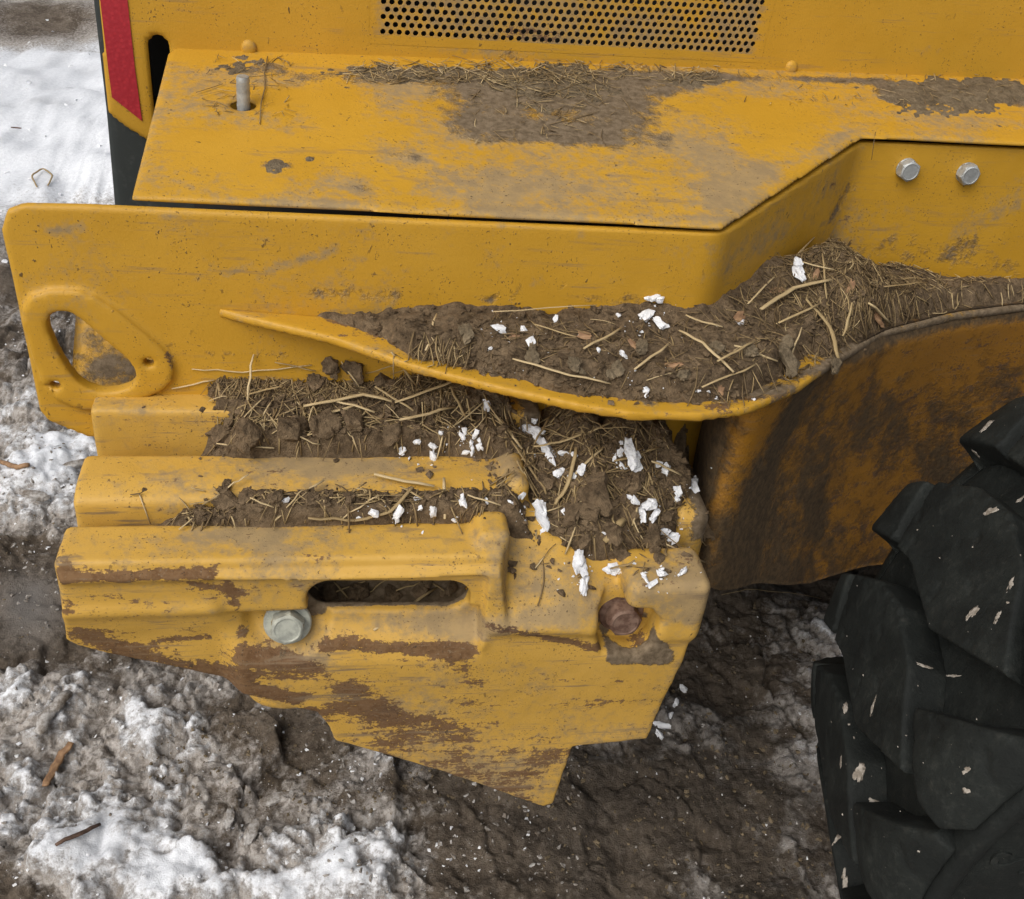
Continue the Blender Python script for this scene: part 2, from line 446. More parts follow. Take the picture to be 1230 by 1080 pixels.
snow = snow*(1-far) + far*(.72+.5*fbm(X, Y, s=.5, o=5, seed=3)+.15*fbm(X, Y, s=6, o=4, seed=4))
for (px, py, rx, ry, a) in BLOBS_SNOW:
    c = atZ(px, py, GZ); ex = atZ(px+rx, py, GZ)-c; ey = atZ(px, py+ry, GZ)-c
    A = np.linalg.inv(np.array([[ex[0], ey[0]], [ex[1], ey[1]]]))
    u = A[0, 0]*(X-c[0])+A[0, 1]*(Y-c[1]); v = A[1, 0]*(X-c[0])+A[1, 1]*(Y-c[1])
    snow += a*np.exp(-(u*u+v*v)*.9)
    if (px, py) == (30, 720): wet = np.clip(1.25*np.exp(-(u*u+v*v)*1.3)-.18+.3*fbm(X, Y, s=9, o=3, seed=6), 0, 1)
under = ss(1.7, 2.2, Y)*ss(-.5, 0.1, X)*ss(6, 4.5, Y)
snow = snow - under*.8
near_fade = np.exp(-((X/4.0)**2+((Y-2)/5.0)**2))
def plates(X, Y, s, seed):
    wx = (X+.03*fbm(X, Y, s=12, o=3, seed=seed))*s; wy = (Y+.03*fbm(X, Y, s=12, o=3, seed=seed+1))*s
    gx_, gy_ = np.floor(wx), np.floor(wy); f1 = np.full(X.shape, 9.0); f2 = f1.copy(); hh = np.zeros(X.shape); sn = hh.copy()
    for a in (-1, 0, 1):
        for b in (-1, 0, 1):
            cx, cy = (gx_+a).astype(np.int64)+4000, (gy_+b).astype(np.int64)+4000
            H_ = [_hash(cx, cy, np.full(X.shape, seed*31+q, np.int64)) for q in range(6)]
            ox, oy = wx-(gx_+a+.5+.45*H_[0]), wy-(gy_+b+.5+.45*H_[1]); d = np.hypot(ox, oy)
            v = .5*H_[2]+.8*(H_[3]*ox+H_[4]*oy)
            m = d < f1; f2 = np.where(m, f1, np.minimum(f2, d)); hh = np.where(m, v, hh); sn = np.where(m, H_[5], sn); f1 = np.where(m, d, f1)
    return hh, sn, ss(.0, .10, f2-f1)
pl1, sn1, ed1 = plates(X, Y, 6.5, 3); pl2, sn2, ed2 = plates(X, Y, 20, 5); pl3, sn3, ed3 = plates(X, Y, 55, 7)
cal = ss(.95, .5, snow)*(1-wet)
snow = snow + cal*(.16*sn1+.16*sn2+.12*sn3)*ss(4, 3, Y)
machine_shade = np.clip(.9*np.exp(-(((X-.75)/.36)**2+((Y-1.25)/.42)**2)**2)+.45*fbm(X, Y, s=5, o=4, seed=33)-.05, 0, 1)  # machine's shade beside the wheel, painted into the ground colour
machine_shade = np.maximum(machine_shade, ss(1.7, 2.0, Y)*ss(-.35, .1, X)*ss(6, 4.5, Y)*.8)  # same painted shade under the machine's body
snow = snow - .25*machine_shade; cal = cal*(1-.65*machine_shade)
lump = np.abs(fbm(X, Y, s=7, o=4, seed=8)); lump2 = 1-np.abs(fbm(X+.03*fbm(X, Y, s=20, o=2), Y, s=15, o=4, seed=9))*2
Zg = GZ + near_fade*(.05*fbm(X, Y, s=1.8, o=3, seed=5) + (.020*lump + .007*fbm(X, Y, s=45, o=3, seed=10) + cal*(.040*pl1*ed1+.012*pl2*ed2+.004*pl3*ed3-.010*(1-ed1)-.004*(1-ed2)) + (1-cal)*(.034*fbm(X, Y, s=5, o=4, seed=19)+.03*np.abs(fbm(X, Y, s=8, o=3, seed=20))))*(1-.85*wet)) - .02
Zg += near_fade*.03*ss(.45, .9, snow)
Zg += ss(2.2, 3.0, Y)*ss(9, 7, Y)*ss(.2, -.4, X)*(.10*fbm(X, Y, s=1.6, o=4, seed=61)+.05*np.abs(fbm(X, Y, s=4.5, o=4, seed=62)))
Zg += .06*fbm(X, Y, s=.35, o=3, seed=12)*ss(4, 8, Y)
nxg, nyg = X.shape
ii = np.arange(nxg*nyg).reshape(nxg, nyg)
Fg = np.stack([ii[:-1, :-1], ii[1:, :-1], ii[1:, 1:], ii[:-1, 1:]], -1).reshape(-1, 4)
ground = put('ground', np.stack([X, Y, Zg], -1).reshape(-1, 3), Fg, M_GROUND, attrs={'snow': snow, 'wet': wet, 'machine_shade': machine_shade}, reg=False)
tag(ground, 'snowy trampled muddy ground under and around the yellow machine', kind='structure')
kx = (np.abs(gx) < 2); ky = (gy > .3) & (gy < 8)
sub = np.ix_(np.where(kx)[0][::2], np.where(ky)[0][::2])
Xs, Ys, Zs = X[sub], Y[sub], Zg[sub]
i2 = np.arange(Xs.size).reshape(Xs.shape)
REG['ground'] = (np.stack([Xs, Ys, Zs], -1).reshape(-1, 3), np.stack([i2[:-1, :-1], i2[1:, :-1], i2[1:, 1:], i2[:-1, 1:]], -1).reshape(-1, 4).tolist())

# ================================================================== THE MACHINE
ROOT = bpy.data.objects.new('wheel_loader', None); COL.objects.link(ROOT); ROOT.location = (.6, 1.6, GZ)
PINV['wheel_loader'] = Matrix.Translation((-.6, -1.6, -GZ))
tag(ROOT, 'muddy yellow wheeled loader with ribbed step counterweight, fender and one black tyre', 'construction machine')
zero = lambda V: np.zeros(len(V), np.float32)

PATH = [(-.415, 1.285), (.525, 1.283), (.846, 1.574), (2.4, 1.612)]          # fender plate in plan
def path_uv(path):
    p = np.array(path); L = np.r_[0, np.cumsum(np.hypot(*np.diff(p, axis=0).T))]
    return p, L
pp, pL = path_uv(PATH)
def bend(u, w):
    """arc length u along the path, offset w to the outside (towards -y)"""
    # rounded corners by averaging over a short span
    def at(u):
        return np.interp(u, pL, pp[:, 0]) + np.where(u < 0, u, 0), np.interp(u, pL, pp[:, 1])
    ks = (-.018, -.009, 0, .009, .018)
    xs = sum(at(u+k)[0] for k in ks)/5; ys = sum(at(u+k)[1] for k in ks)/5
    x1, y1 = (sum(at(u+k+.012)[j] for k in ks)/5 for j in (0, 1)); x0, y0 = (sum(at(u+k-.012)[j] for k in ks)/5 for j in (0, 1))
    tx, ty = x1-x0, y1-y0; l = np.sqrt(tx*tx+ty*ty)+1e-9
    return xs + w*ty/l, ys - w*tx/l

# ---- fender plate (with lifting eye)
EYE = [(-.364, .880), (-.363, .896), (-.357, .904), (-.348, .907), (-.338, .905), (-.328, .897), (-.307, .872), (-.284, .847), (-.274, .834), (-.269, .822), (-.269, .808), (-.277, .798), (-.292, .792), (-.312, .790), (-.326, .794), (-.338, .804), (-.347, .820), (-.357, .848)]
OUT = [(-.404, .985), (-.4045, 1.018), (-.394, 1.044), (-.372, 1.0525), (-.3, 1.0545), (.53, 1.0505), (.846, 1.093), (2.4, 1.100), (2.4, .6), (-.20, .6), (-.31, .70), (-.344, .706), (-.392, .733), (-.4005, .75)]
def x2u(x): return np.interp(x, pp[:, 0], pL)
W3, Z3, U3 = None, None, None
U, Wd, Zz, org, h = grid3((-.02, -.018, .59), (2.3, .03, 1.125), (.0062, .004, .0062))
Xe = np.interp(U, pL, pp[:, 0]) + np.where(U < 0, U, 0)
XeL = U - .415
d2 = poly_sdf(U[:, 0, :], Zz[:, 0, :], [(x2u(x)+min(0, x+.415), z) for x, z in OUT])[:, None, :]
dh = poly_sdf(XeL[:, 0, :], Zz[:, 0, :], EYE)[:, None, :] - .004
for (hx, hz) in ((-.372, .796), (-.246, .835)):
    dh = np.minimum(dh, (np.hypot(XeL[:, 0, :]-hx, Zz[:, 0, :]-hz)-.0075)[:, None, :])
plate = shell_sdf(d2, Wd, .014, .003)
ring2 = np.maximum(poly_sdf(XeL[:, 0, :], Zz[:, 0, :], [(-.399, .89), (-.394, .915), (-.380, .932), (-.355, .941), (-.325, .941), (-.302, .932), (-.28, .914), (-.255, .888), (-.232, .864), (-.219, .845), (-.214, .825), (-.218, .806), (-.232, .79), (-.27, .77), (-.31, .757), (-.345, .757), (-.372, .772), (-.388, .80)])[:, None, :], d2)
ring = shell_sdf(ring2, Wd-.0045, .023, .003)
plate = smin(plate, ring, .005)
plate = smax(plate, -dh, .004)
V, F = surface_nets(plate, org, h)
fx, fy = bend(V[:, 0], V[:, 1])
Vp = np.c_[fx, fy, V[:, 2]]
Up = V[:, 0]
fender_plate = put('fender_plate', Vp, F, M_SHEET, ROOT)

# ---- deck plate
DECK = [(-.2475, 1.290), (.525, 1.2745), (.840, 1.556), (2.4, 1.590), (2.4, 1.96), (-.236, 1.735), (-.2475, 1.70)]
def deck_z(y): return 1.062+.16*(y-1.30)
Xd, Yd, Wd2, org, h = grid3((-.26, 1.27, -.008), (2.2, 1.97, .012), (.007, .007, .004))
d2 = poly_sdf(Xd[:, :, 0], Yd[:, :, 0], DECK) 
d2 = np.maximum(d2, -(np.hypot(Xd[:, :, 0]+.127, (Yd[:, :, 0]-1.547))-.0165))
dk = shell_sdf(d2[:, :, None]+.0, Wd2, .008, .003)
V, F = surface_nets(dk, org, h)
hoodY = lambda x: 1.716+.065*(x+.246)
V[:, 2] += deck_z(V[:, 1])
V[:, 2] += .02*ss(-.012, .012, V[:, 1]-hoodY(V[:, 0]))*0
dn = 1.0
deck_plate = put('deck_plate', V, F, M_SHEET, ROOT)
Vdeck = V

# ---- flange (top of the mudguard)
def flz(x): return .917-.055*(x+.15)
FLE = [(-.176, 1.284), (-.152, 1.276), (-.109, 1.258), (.001, 1.220), (.107, 1.159), (.212, 1.120), (.316, 1.087), (.379, 1.076), (.473, 1.081), (.55, 1.104), (.646, 1.167), (.728, 1.240), (.861, 1.351), (1.041, 1.438), (1.202, 1.493), (1.5, 1.54), (2.3, 1.56)]
FLP = FLE + [(2.3, 1.606), (.848, 1.569), (.527, 1.278), (-.176, 1.280)]
Xf, Yf, Wf, org, h = grid3((-.17, 1.06, -.014), (2.25, 1.62, .014), (.006, .006, .004))
d2 = poly_sdf(Xf[:, :, 0], Yf[:, :, 0], FLP)
V, F = surface_nets(shell_sdf(d2[:, :, None], Wf, .013, .0025), org, h)
V[:, 2] += flz(V[:, 0])-.0065
mudguard_shelf = put('mudguard_shelf', V, F, M_SHEET, ROOT)
Vfl = V

# ---- wheel arch liner, hanging from the shelf's edge
LN = [(.66, 1.42), (.585, 1.28), (.560, 1.15), (.580, 1.130), (.646, 1.178), (.728, 1.250), (.861, 1.361), (1.041, 1.450), (1.202, 1.505), (1.5, 1.552), (2.3, 1.575)]
lp, lL = path_uv(LN)
us = np.arange(0, lL[-1], .009); ts = np.linspace(0, 1, 64)
lx = np.interp(us, lL, lp[:, 0]); ly = np.interp(us, lL, lp[:, 1])
ker = np.ones(9)/9
lx = np.convolve(np.pad(lx, 4, 'edge'), ker, 'valid'); ly = np.convolve(np.pad(ly, 4, 'edge'), ker, 'valid')
_tx = np.gradient(lx); _ty = np.gradient(ly); _l = np.hypot(_tx, _ty); _o = .021*ss(.70, .84, lx)
lx = lx + _ty/_l*_o; ly = ly - _tx/_l*_o
zb = np.interp(lx, [.56, .59, .72, .89, 1.2, 2.3], [.53, .515, .43, .32, .26, .25]) 
P = np.zeros((len(us), len(ts), 3))
for j, t in enumerate(ts):
    zt = flz(lx)-.010+.012*ss(.70, .84, lx)
    P[:, j, 0] = lx; P[:, j, 1] = ly + .03*sin(pi*t); P[:, j, 2] = zt*(1-t)+zb*t
_rd = .014*ss(.70, .84, lx)[:, None]*np.exp(-(ts/.03)**2)[None, :]
P[:, :, 1] += _rd; P[:, :, 0] -= _rd*.6
P[:, :, 1] += .004*fbm(P[:, :, 0], P[:, :, 2], s=5, o=2, seed=4)
def two_sided(P, off):
    a, b = P.shape[:2]; i = np.arange(a*b).reshape(a, b)
    f = np.stack([i[:-1, :-1], i[1:, :-1], i[1:, 1:], i[:-1, 1:]], -1).reshape(-1, 4)
    Q = P+np.array(off); n = a*b
    fb = f[:, ::-1]+n
    def strip(e): return np.stack([e[:-1], e[:-1]+n, e[1:]+n, e[1:]], -1)
    ed = [strip(i[0, :]), strip(i[-1, ::-1]), strip(i[::-1, 0]), strip(i[:, -1])]
    return np.r_[P.reshape(-1, 3), Q.reshape(-1, 3)], np.concatenate([f, fb]+ed)
V, F = two_sided(P, (-.004, .010, 0))
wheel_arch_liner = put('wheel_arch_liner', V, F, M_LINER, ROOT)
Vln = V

# ---- hood side panel with slot, grille opening
def hp(x, z, w=0.0):                                  # point on the hood plane, w metres outwards
    return (x+.065*w*0, hoodY(x)-w, z)
GX0, GX1, GZ0 = .070, .709, 1.1655
GSL = .0155                                           # the grille follows the hood's slope
HOOD_OUT = [(-.3435, 1.75), (-.3435, 1.20), (-.348, 1.030), (-.3445, 1.022), (-.302, .990), (-.20, .95), (2.3, .95), (2.3, 1.75)]
Xh, Wh, Zh, org, h = grid3((-.36, -.012, .93), (2.2, .012, 1.77), (.0072, .004, .0072))
x2, z2 = Xh[:, 0, :], Zh[:, 0, :]
d2 = poly_sdf(x2, z2, HOOD_OUT)
slot = [(-.262, 1.135), (-.262, 1.02)]
d2 = np.maximum(d2, -(line_dist(x2, z2, slot)-.0135))
dg = np.maximum(np.maximum(GX0-.003-x2, x2-(GX0+.002+int((GX1-GX0)/.013)*.013+.0075)), GZ0-.003-z2)
d2 = np.maximum(d2, -dg)
V, F = surface_nets(shell_sdf(d2[:, None, :], Wh, .008, .003), org, h)
V = np.c_[V[:, 0], hoodY(V[:, 0])+V[:, 1], V[:, 2]]
hood = put('hood', V, F, M_SHEET, ROOT)
Vhood = V

# perforated grille: hexagon-packed octagonal holes through a thin sheet
def grille():
    px_, pz_ = .01300, .01120; r = .0045
    V, F = [], []
    rows, cols = 26, int((GX1-GX0)/px_)
    for j in range(rows):
        for i in range(cols):
            x0 = GX0+.002+i*px_+(px_/2 if j % 2 else 0); z0 = GZ0+.0018+j*pz_
            cx, cz = x0+px_/2, z0+pz_/2; b = len(V)
            for k in range(8):
                a = 2*pi*k/8+pi/8
                V.append((cx+r*cos(a), cz+r*sin(a), 0))
            sq = [(px_/2, pz_*.25), (px_*.25, pz_/2), (-px_*.25, pz_/2), (-px_/2, pz_*.25), (-px_/2, -pz_*.25), (-px_*.25, -pz_/2), (px_*.25, -pz_/2), (px_/2, -pz_*.25)]
            for (dx, dz) in sq: V.append((cx+dx, cz+dz, 0))
            for (dx, dz) in ((px_/2, pz_/2), (-px_/2, pz_/2), (-px_/2, -pz_/2), (px_/2, -pz_/2)): V.append((cx+dx, cz+dz, 0))
            for k in range(8):
                V.append((V[b+k][0], V[b+k][1], .0028))
            for k in range(8):
                k2 = (k+1) % 8
                F.append((b+k, b+8+k, b+8+k2, b+k2))
                F.append((b+k, b+k2, b+20+k2, b+20+k))
            F += [(b+16, b+9, b+8), (b+17, b+11, b+10), (b+18, b+13, b+12), (b+19, b+15, b+14)]
    def solid(x0, x1, z0, z1):
        b = len(V); V.extend([(x0, z0, 0), (x1, z0, 0), (x1, z1, 0), (x0, z1, 0)]); F.append((b, b+1, b+2, b+3))
    xr = GX0+.002+cols*px_
    for j in range(rows):
        z0 = GZ0+.0018+j*pz_; o_ = px_/2 if j % 2 else 0
        solid(GX0-.012, GX0+.002+o_, z0, z0+pz_); solid(xr+o_, xr+.022, z0, z0+pz_)
    solid(GX0-.012, xr+.022, GZ0-.012, GZ0+.0018)
    V2 = [(x, hoodY(x)-.0045+w, z+.0155*(x-GX0)*0) for x, z, w in V]
    # border strips
    return V2, F
gv, gf = grille()
V = np.array(gv)
# soot and rust stains on the grille
grille_o = put('grille', V, gf, M_SHEET, hood, attrs={'mud': zero(V), 'dust': zero(V), 'rust': zero(V)}, smooth=False)

def box_mesh(name, lo, hi, mat, parent, bev=.004, reg=False):
    bm = bmesh.new(); bmesh.ops.create_cube(bm, size=1)
    for v in bm.verts:
        v.co = Vector([lo[k]+(v.co[k]+.5)*(hi[k]-lo[k]) for k in range(3)])
    if bev: bmesh.ops.bevel(bm, geom=bm.edges[:], offset=bev, segments=2, affect='EDGES')
    V = [tuple(v.co) for v in bm.verts]; F = [[v.index for v in f.verts] for f in bm.faces]
    bm.verts.index_update(); F = [[v.index for v in f.verts] for f in bm.faces]; bm.free()
    return put(name, V, F, mat, parent, smooth=False, reg=reg)
# body behind the panel: dark engine bay, roof, unseen body that blocks sky light
box_mesh('engine_bay', (-.20, 1.93, 1.12), (4.4, 2.9, 1.70), M_DARK, ROOT)
box_mesh('dark_slot_backing', (-.33, 1.80, .60), (-.15, 1.92, 1.70), M_DARK, ROOT)  # added near-black box, makes the hood slot look dark inside
box_mesh('hood_top', (-.34, 1.70, 1.752), (2.2, 2.85, 1.775), M_SHEET, ROOT)
box_mesh('inner_frame', (-.222, 1.66, .45), (2.2, 1.94, 1.035), M_DARK, ROOT)
box_mesh('unseen_chassis_blocker', (-.18, 1.95, .12), (4.6, 3.1, 1.0), M_DARK, ROOT)  # unseen body, stretched forward to block sky light from the right
# dark rear frame panel left of the hood
RF = [(-.3515, 1.75), (-.3515, 1.19), (-.3535, 1.02), (-.3585, .885), (-.37, .55), (-.20, .55), (-.20, 1.0), (-.285, 1.04), (-.285, 1.75)]
Xr, Yr, Zr, org, h = grid3((-.385, 1.715, .53), (-.19, 1.79, 1.77), .0085)
d2 = poly_sdf(Xr[:, 0, :], Zr[:, 0, :], RF)[:, None, :]
V, F = surface_nets(shell_sdf(d2, Yr-1.75, .06, .006), org, h)
V[:, 1] -= .003
put('rear_frame_panel', V, F, M_BLACK, ROOT)
# red reflective film: flat, on the hood's rear corner
ST = [(-.3385, 1.24), (-.3005, 1.24), (-.300, 1.1), (-.2975, 1.018), (-.3385, 1.054), (-.339, 1.10)]
v0 = [hp(x, z, .0058) for x, z in ST]; v1 = [hp(x, z, .0046) for x, z in ST]; k = len(ST)
put('reflective_sticker', v0+v1, [list(range(k))[::-1]]+[(i, (i+1) % k, k+(i+1) % k, k+i) for i in range(k)], M_RED, hood, smooth=False)
# weld nubs where hood meets deck
def lump(name, c, r, mat, parent, seed=0, amp=.12, sub=3, cyl=False, attrs=False):
    bm = bmesh.new(); bmesh.ops.create_icosphere(bm, subdivisions=sub, radius=1)
    P = np.array([v.co[:] for v in bm.verts]); F = [[v.index for v in f.verts] for f in bm.faces]; bm.free()
    P = P*(1+amp*fbm(P[:, 0], P[:, 1], P[:, 2], s=1.6, o=3, seed=seed)[:, None])
    V = P*np.array(r)+np.array(c)
    return put(name, V, F, mat, parent, attrs={'mud': zero(V), 'dust': zero(V)+.25, 'rust': zero(V)} if attrs else None)
for (x, i) in ((-.1285, 1), (.790, 2)):
    lump('gusset', (x, hoodY(x)-.004, deck_z(hoodY(x))+.008), (.012, .007, .013), M_SHEET, ROOT, seed=i, amp=.05, attrs=True)

# ---- bolts
def hex_bolt(name, c, axis, r, hh, mat, parent, washer=None, rot=.2, stud=False):
    """bolt head with chamfered crown and washer, axis pointing outwards"""
    bm = bmesh.new(); z = 0
    def ringv(rad, zz, n, ph=0): return [bm.verts.new((rad*cos(2*pi*k/n+ph), rad*sin(2*pi*k/n+ph), zz)) for k in range(n)]
    def bridge(a, b):
        n = len(a)
        for k in range(n): bm.faces.new((a[k], a[(k+1) % n], b[(k+1) % n], b[k]))
    if washer:
        a = ringv(washer[0], 0, 32); b = ringv(washer[0], washer[1]*.7, 32); c2 = ringv(washer[0]*.95, washer[1], 32); d = ringv(r*.9, washer[1], 32)
        bridge(a, b); bridge(b, c2); bridge(c2, d); z = washer[1]
    n = 24 if stud else 36
    def hexr(rad, k, n):                                # hexagon outline sampled at n points
        a = 2*pi*k/n; m = a % (pi/3) - pi/6
        return rad*cos(pi/6)/cos(m)
    def hring(f, zz, circ=0.0):
        vs = []
        for k in range(n):
            a = 2*pi*k/n; hr = r if stud else hexr(r, k, n)
            rr = hr*(1-circ)+r*.88*circ
            vs.append(bm.verts.new((rr*f*cos(a+rot), rr*f*sin(a+rot), zz)))
        return vs
    rs = [hring(1, z-.001), hring(1, z+hh*.78), hring(.985, z+hh*.9, .6), hring(.86, z+hh, 1), hring(.80, z+hh, 1), hring(.74, z+hh*.965, 1)]
    if stud:
        rs = [hring(1 if k % 2 else .93, z+hh*k/16) for k in range(16)]+[hring(.85, z+hh)]
    for a, b in zip(rs[:-1], rs[1:]): bridge(a, b)
    bm.faces.new(rs[-1])
    q = Vector(axis).to_track_quat('Z', 'Y').to_matrix()
    V = [tuple(q @ v.co + Vector(c)) for v in bm.verts]; bm.verts.index_update(); F = [[v.index for v in f.verts] for f in bm.faces]; bm.free()
    o = put(name, V, F, mat, parent); smooth_by_angle(o.data, 28); return o
tdir = np.array([1.554, .038]); tdir = tdir/np.linalg.norm(tdir); nbf = (tdir[1], -tdir[0], 0)
for (px, py) in ((1088, 202), (1160, 207)):
    c = on_plane(px, py, (.846, 1.567, 0), nbf)
    b = hex_bolt('bolt', c, (nbf[0], nbf[1], .0), .0185, .015, M_ZINC, fender_plate, washer=(.0175, .003), rot=.1+px*.01)
hex_bolt('bolt_stud', (-.127, 1.547, deck_z(1.547)-.03), (0.02, -.03, 1), .0098, .074, M_ZINC, deck_plate, stud=True)
# dark plate below the stud hole
box_mesh('bracket', (-.16, 1.50, deck_z(1.547)-.045), (-.09, 1.60, deck_z(1.547)-.030), M_DARK, deck_plate, .002)

# ---- stepped counterweight, one casting
Xc, Yc, Zc, org, h = grid3((-.365, .935, .13), (.575, 1.345, .835), (.0040, .0037, .0037))
front = [(-.3225, .74), (-.326, .70), (-.334, .62), (-.338, .572), (-.325, .560), (-.286, .543), (-.185, .503), (-.111, .470), (-.022, .428), (-.004, .392), (.004, .360), (.164, .277), (.335, .175), (.352, .18), (.365, .321), (.482, .332), (.500, .506), (.503, .56), (.50, .62), (.42, .70), (.36, .80)]
d2 = poly_sdf(Xc[:, 0, :], Zc[:, 0, :], front)
x2, z2 = Xc[:, 0, :], Zc[:, 0, :]
yf = np.full(x2.shape, .989)
# facets left of the bolt pocket
left = ss(-.115, -.15, x2)
yf += left*(.012*ss(.700, .672, z2)+.010*ss(.63, .56, z2) - .006*np.exp(-((z2-.632)/.012)**2))
# pocket round slot and bolt
pk = ss(-.150, -.110, x2+.10*(z2-.62))*ss(.203, .193, x2)*ss(.690, .678, z2)*ss(.53, .60, z2)
yf += .030*pk
rb = np.hypot(x2+.058, z2-.600)
yf += .012*ss(.062, .045, rb)
yf += .018*ss(.62, .18, z2)*0
yf += -.006*np.exp(-((z2-.566)/.014)**2)*ss(-.1, -.05, x2)*ss(.22, .19, x2)
# lower face falls back slightly below the crease line
yf += .012*ss(.56, .36, z2)
# crease along the right half
yf += -.010*np.exp(-((z2-.600+.06*(x2-.21))/.016)**2)*ss(.20, .215, x2)*ss(.37, .35, x2)
yf += .0016*fbm(x2, z2, s=7, o=3, seed=3)
slab = np.maximum(d2[:, None, :], np.maximum(yf[:, None, :]-Yc, Yc-1.115))
slab = smax(smax(d2[:, None, :], yf[:, None, :]-Yc, .006), Yc-np.where(Xc < .23, 1.074, 1.115), .006)
# top of slab limited to the third rib's height on the left, falling away to the right
slab = smax(slab, Zc-.711, .006)
# front upper bevel of rib 3
slab = smax(slab, (Zc-.708)*.86-(Yc-1.018)*.50, .005)
chf = (Zc-.612)*.72-(Yc-.989)*.70 + .02*ss(.30, .40, Xc)
slab = np.where(Xc > .12, smax(slab, chf - .09*ss(.235, .205, Xc), .008), slab)
body = box_sdf(Xc, Yc, Zc, (-.334, 1.05, .40), (.47, 1.293, .655), .012)
body = smax(body, .52-.42*(Xc+.1)-Zc, .02)
rib1 = box_sdf(Xc, Yc, Zc, (-.324, 1.236, .60), (.30, 1.293, .780), .007)
rib2 = box_sdf(Xc, Yc, Zc, (-.327, 1.100, .60), (.255, 1.192, .740), .008)
rib2 = smax(rib2, (Zc-.737)*.9-(Yc-1.118)*.42, .01)
rib3 = box_sdf(Xc, Yc, Zc, (-.333, 1.003, .62), (.222, 1.076, .712), .008)
cast = smin(slab, body, .008)
for r_ in (rib1, rib2, rib3): cast = smin(cast, r_, .004)
cast = smin(cast, box_sdf(Xc, Yc, Zc, (.186, 1.02, .62), (.232, 1.082, .730), .013), .012)
cast = smin(cast, box_sdf(Xc, Yc, Zc, (.235, 1.105, .60), (.268, 1.19, .752), .016), .014)
# corner lobe, rear knob
lobe = box_sdf(Xc, Yc, Zc, (.395, .985, .555), (.513, 1.075, .668), .016)
cast = smin(cast, lobe, .008)
cast = smin(cast, box_sdf(Xc, Yc, Zc, (.478, 1.112, .56), (.548, 1.200, .690), .026), .014)
cast = smin(cast, box_sdf(Xc, Yc, Zc, (.40, 1.05, .45), (.53, 1.3, .60), .02), .02)
# pit between the ribs' ends and the lobe
cast = smax(cast, -box_sdf(Xc, Yc, Zc, (.285, 1.075, .615), (.490, 1.225, .95), .025), .015)
# slot and the cavity behind it
dsl = line_dist(Xc[:, 0, :], Zc[:, 0, :], [(.000, .6385), (.150, .6340)])-.0330
cast = smax(cast, -np.maximum(dsl[:, None, :], Yc-1.06), .008)
cast = smax(cast, -box_sdf(Xc, Yc, Zc, (-.07, 1.040, .565), (.20, 1.094, .690), .01), .006)
# pocket for the lower right bolt
pkt = poly_sdf(Xc[:, 0, :], Zc[:, 0, :], [(.364, .607), (.380, .628), (.432, .624), (.450, .600), (.444, .553), (.425, .530), (.375, .540), (.362, .57)])
cast = smax(cast, -np.maximum(pkt[:, None, :], Yc-1.03), .010)
# bulge of the lower tube left of the notch
cast = smin(cast, ell_sdf(Xc, Yc, Zc, (-.062, 1.03, .447), (.055, .03, .028)), .006)
cast = cast + .0007*fbm(Xc, Yc, Zc, s=45, o=3, seed=2)
V, F = surface_nets(cast, org, h)
counterweight = put('counterweight', V, F, M_CAST, ROOT)
Vcast = V
hex_bolt('bolt', (-.058, 1.016, .592), (.02, -1, .30), .0235, .019, M_ZINCD, counterweight, washer=(.0315, .007), rot=.35)
hex_bolt('rusty_bolt', (.405, 1.034, .578), (.0, -1, .10), .0255, .024, M_RUSTY, counterweight, washer=(.033, .007), rot=.1)['label'] = 'rusty brown bolt head caked in mud'
# a stay behind the lifting eye
def quad_plate(name, pts, t, mat, parent):
    p = np.array(pts, float); nrm = np.cross(p[1]-p[0], p[3]-p[0]); nrm /= np.linalg.norm(nrm)
    n = 24; a, b = np.meshgrid(np.linspace(0, 1, n), np.linspace(0, 1, n), indexing='ij')
    P = ((1-a)*(1-b))[..., None]*p[0]+(a*(1-b))[..., None]*p[1]+(a*b)[..., None]*p[2]+((1-a)*b)[..., None]*p[3]
    V, F = two_sided(P, -nrm*t)
    return put(name, V, F, mat, parent)
stay = quad_plate('stay_plate', [tuple(atY(84, 480, 1.34)), tuple(atY(84, 480, 1.34)+np.array((.30, 0, 0))), tuple(atY(92, 366, 1.47)+np.array((.30, 0, 0))), tuple(atY(92, 366, 1.47))], .012, M_SHEET, ROOT)

# ---- wheel
WX, WY, WR, WPHI = 1.406, .73, .698, -.261
WZ = GZ+.96*WR
t_ = Vector((cos(WPHI), sin(WPHI), 0)); a_ = Vector((sin(WPHI), -cos(WPHI), 0))
WM = Matrix(((t_.x, -a_.x, 0, WX), (t_.y, -a_.y, 0, WY), (0, 0, 1, WZ), (0, 0, 0, 1)))
def lathe(prof, n, closed=False):
    V, F = [], []; m = len(prof)
    for k in range(n):
        a = 2*pi*k/n
        for (s, r) in prof: V.append((r*cos(a), -s, r*sin(a)))
    for k in range(n):
        for i in range(m-1):
            k2 = (k+1) % n
            F.append((k*m+i, k*m+i+1, k2*m+i+1, k2*m+i))
    return V, F
def wchild(name, V, F, mat, parent, smooth=True, attrs=None):
    o = bpy.data.objects.new(name, new_mesh(name, V, F, mat, attrs, smooth)); COL.objects.link(o); o.parent = parent; return o
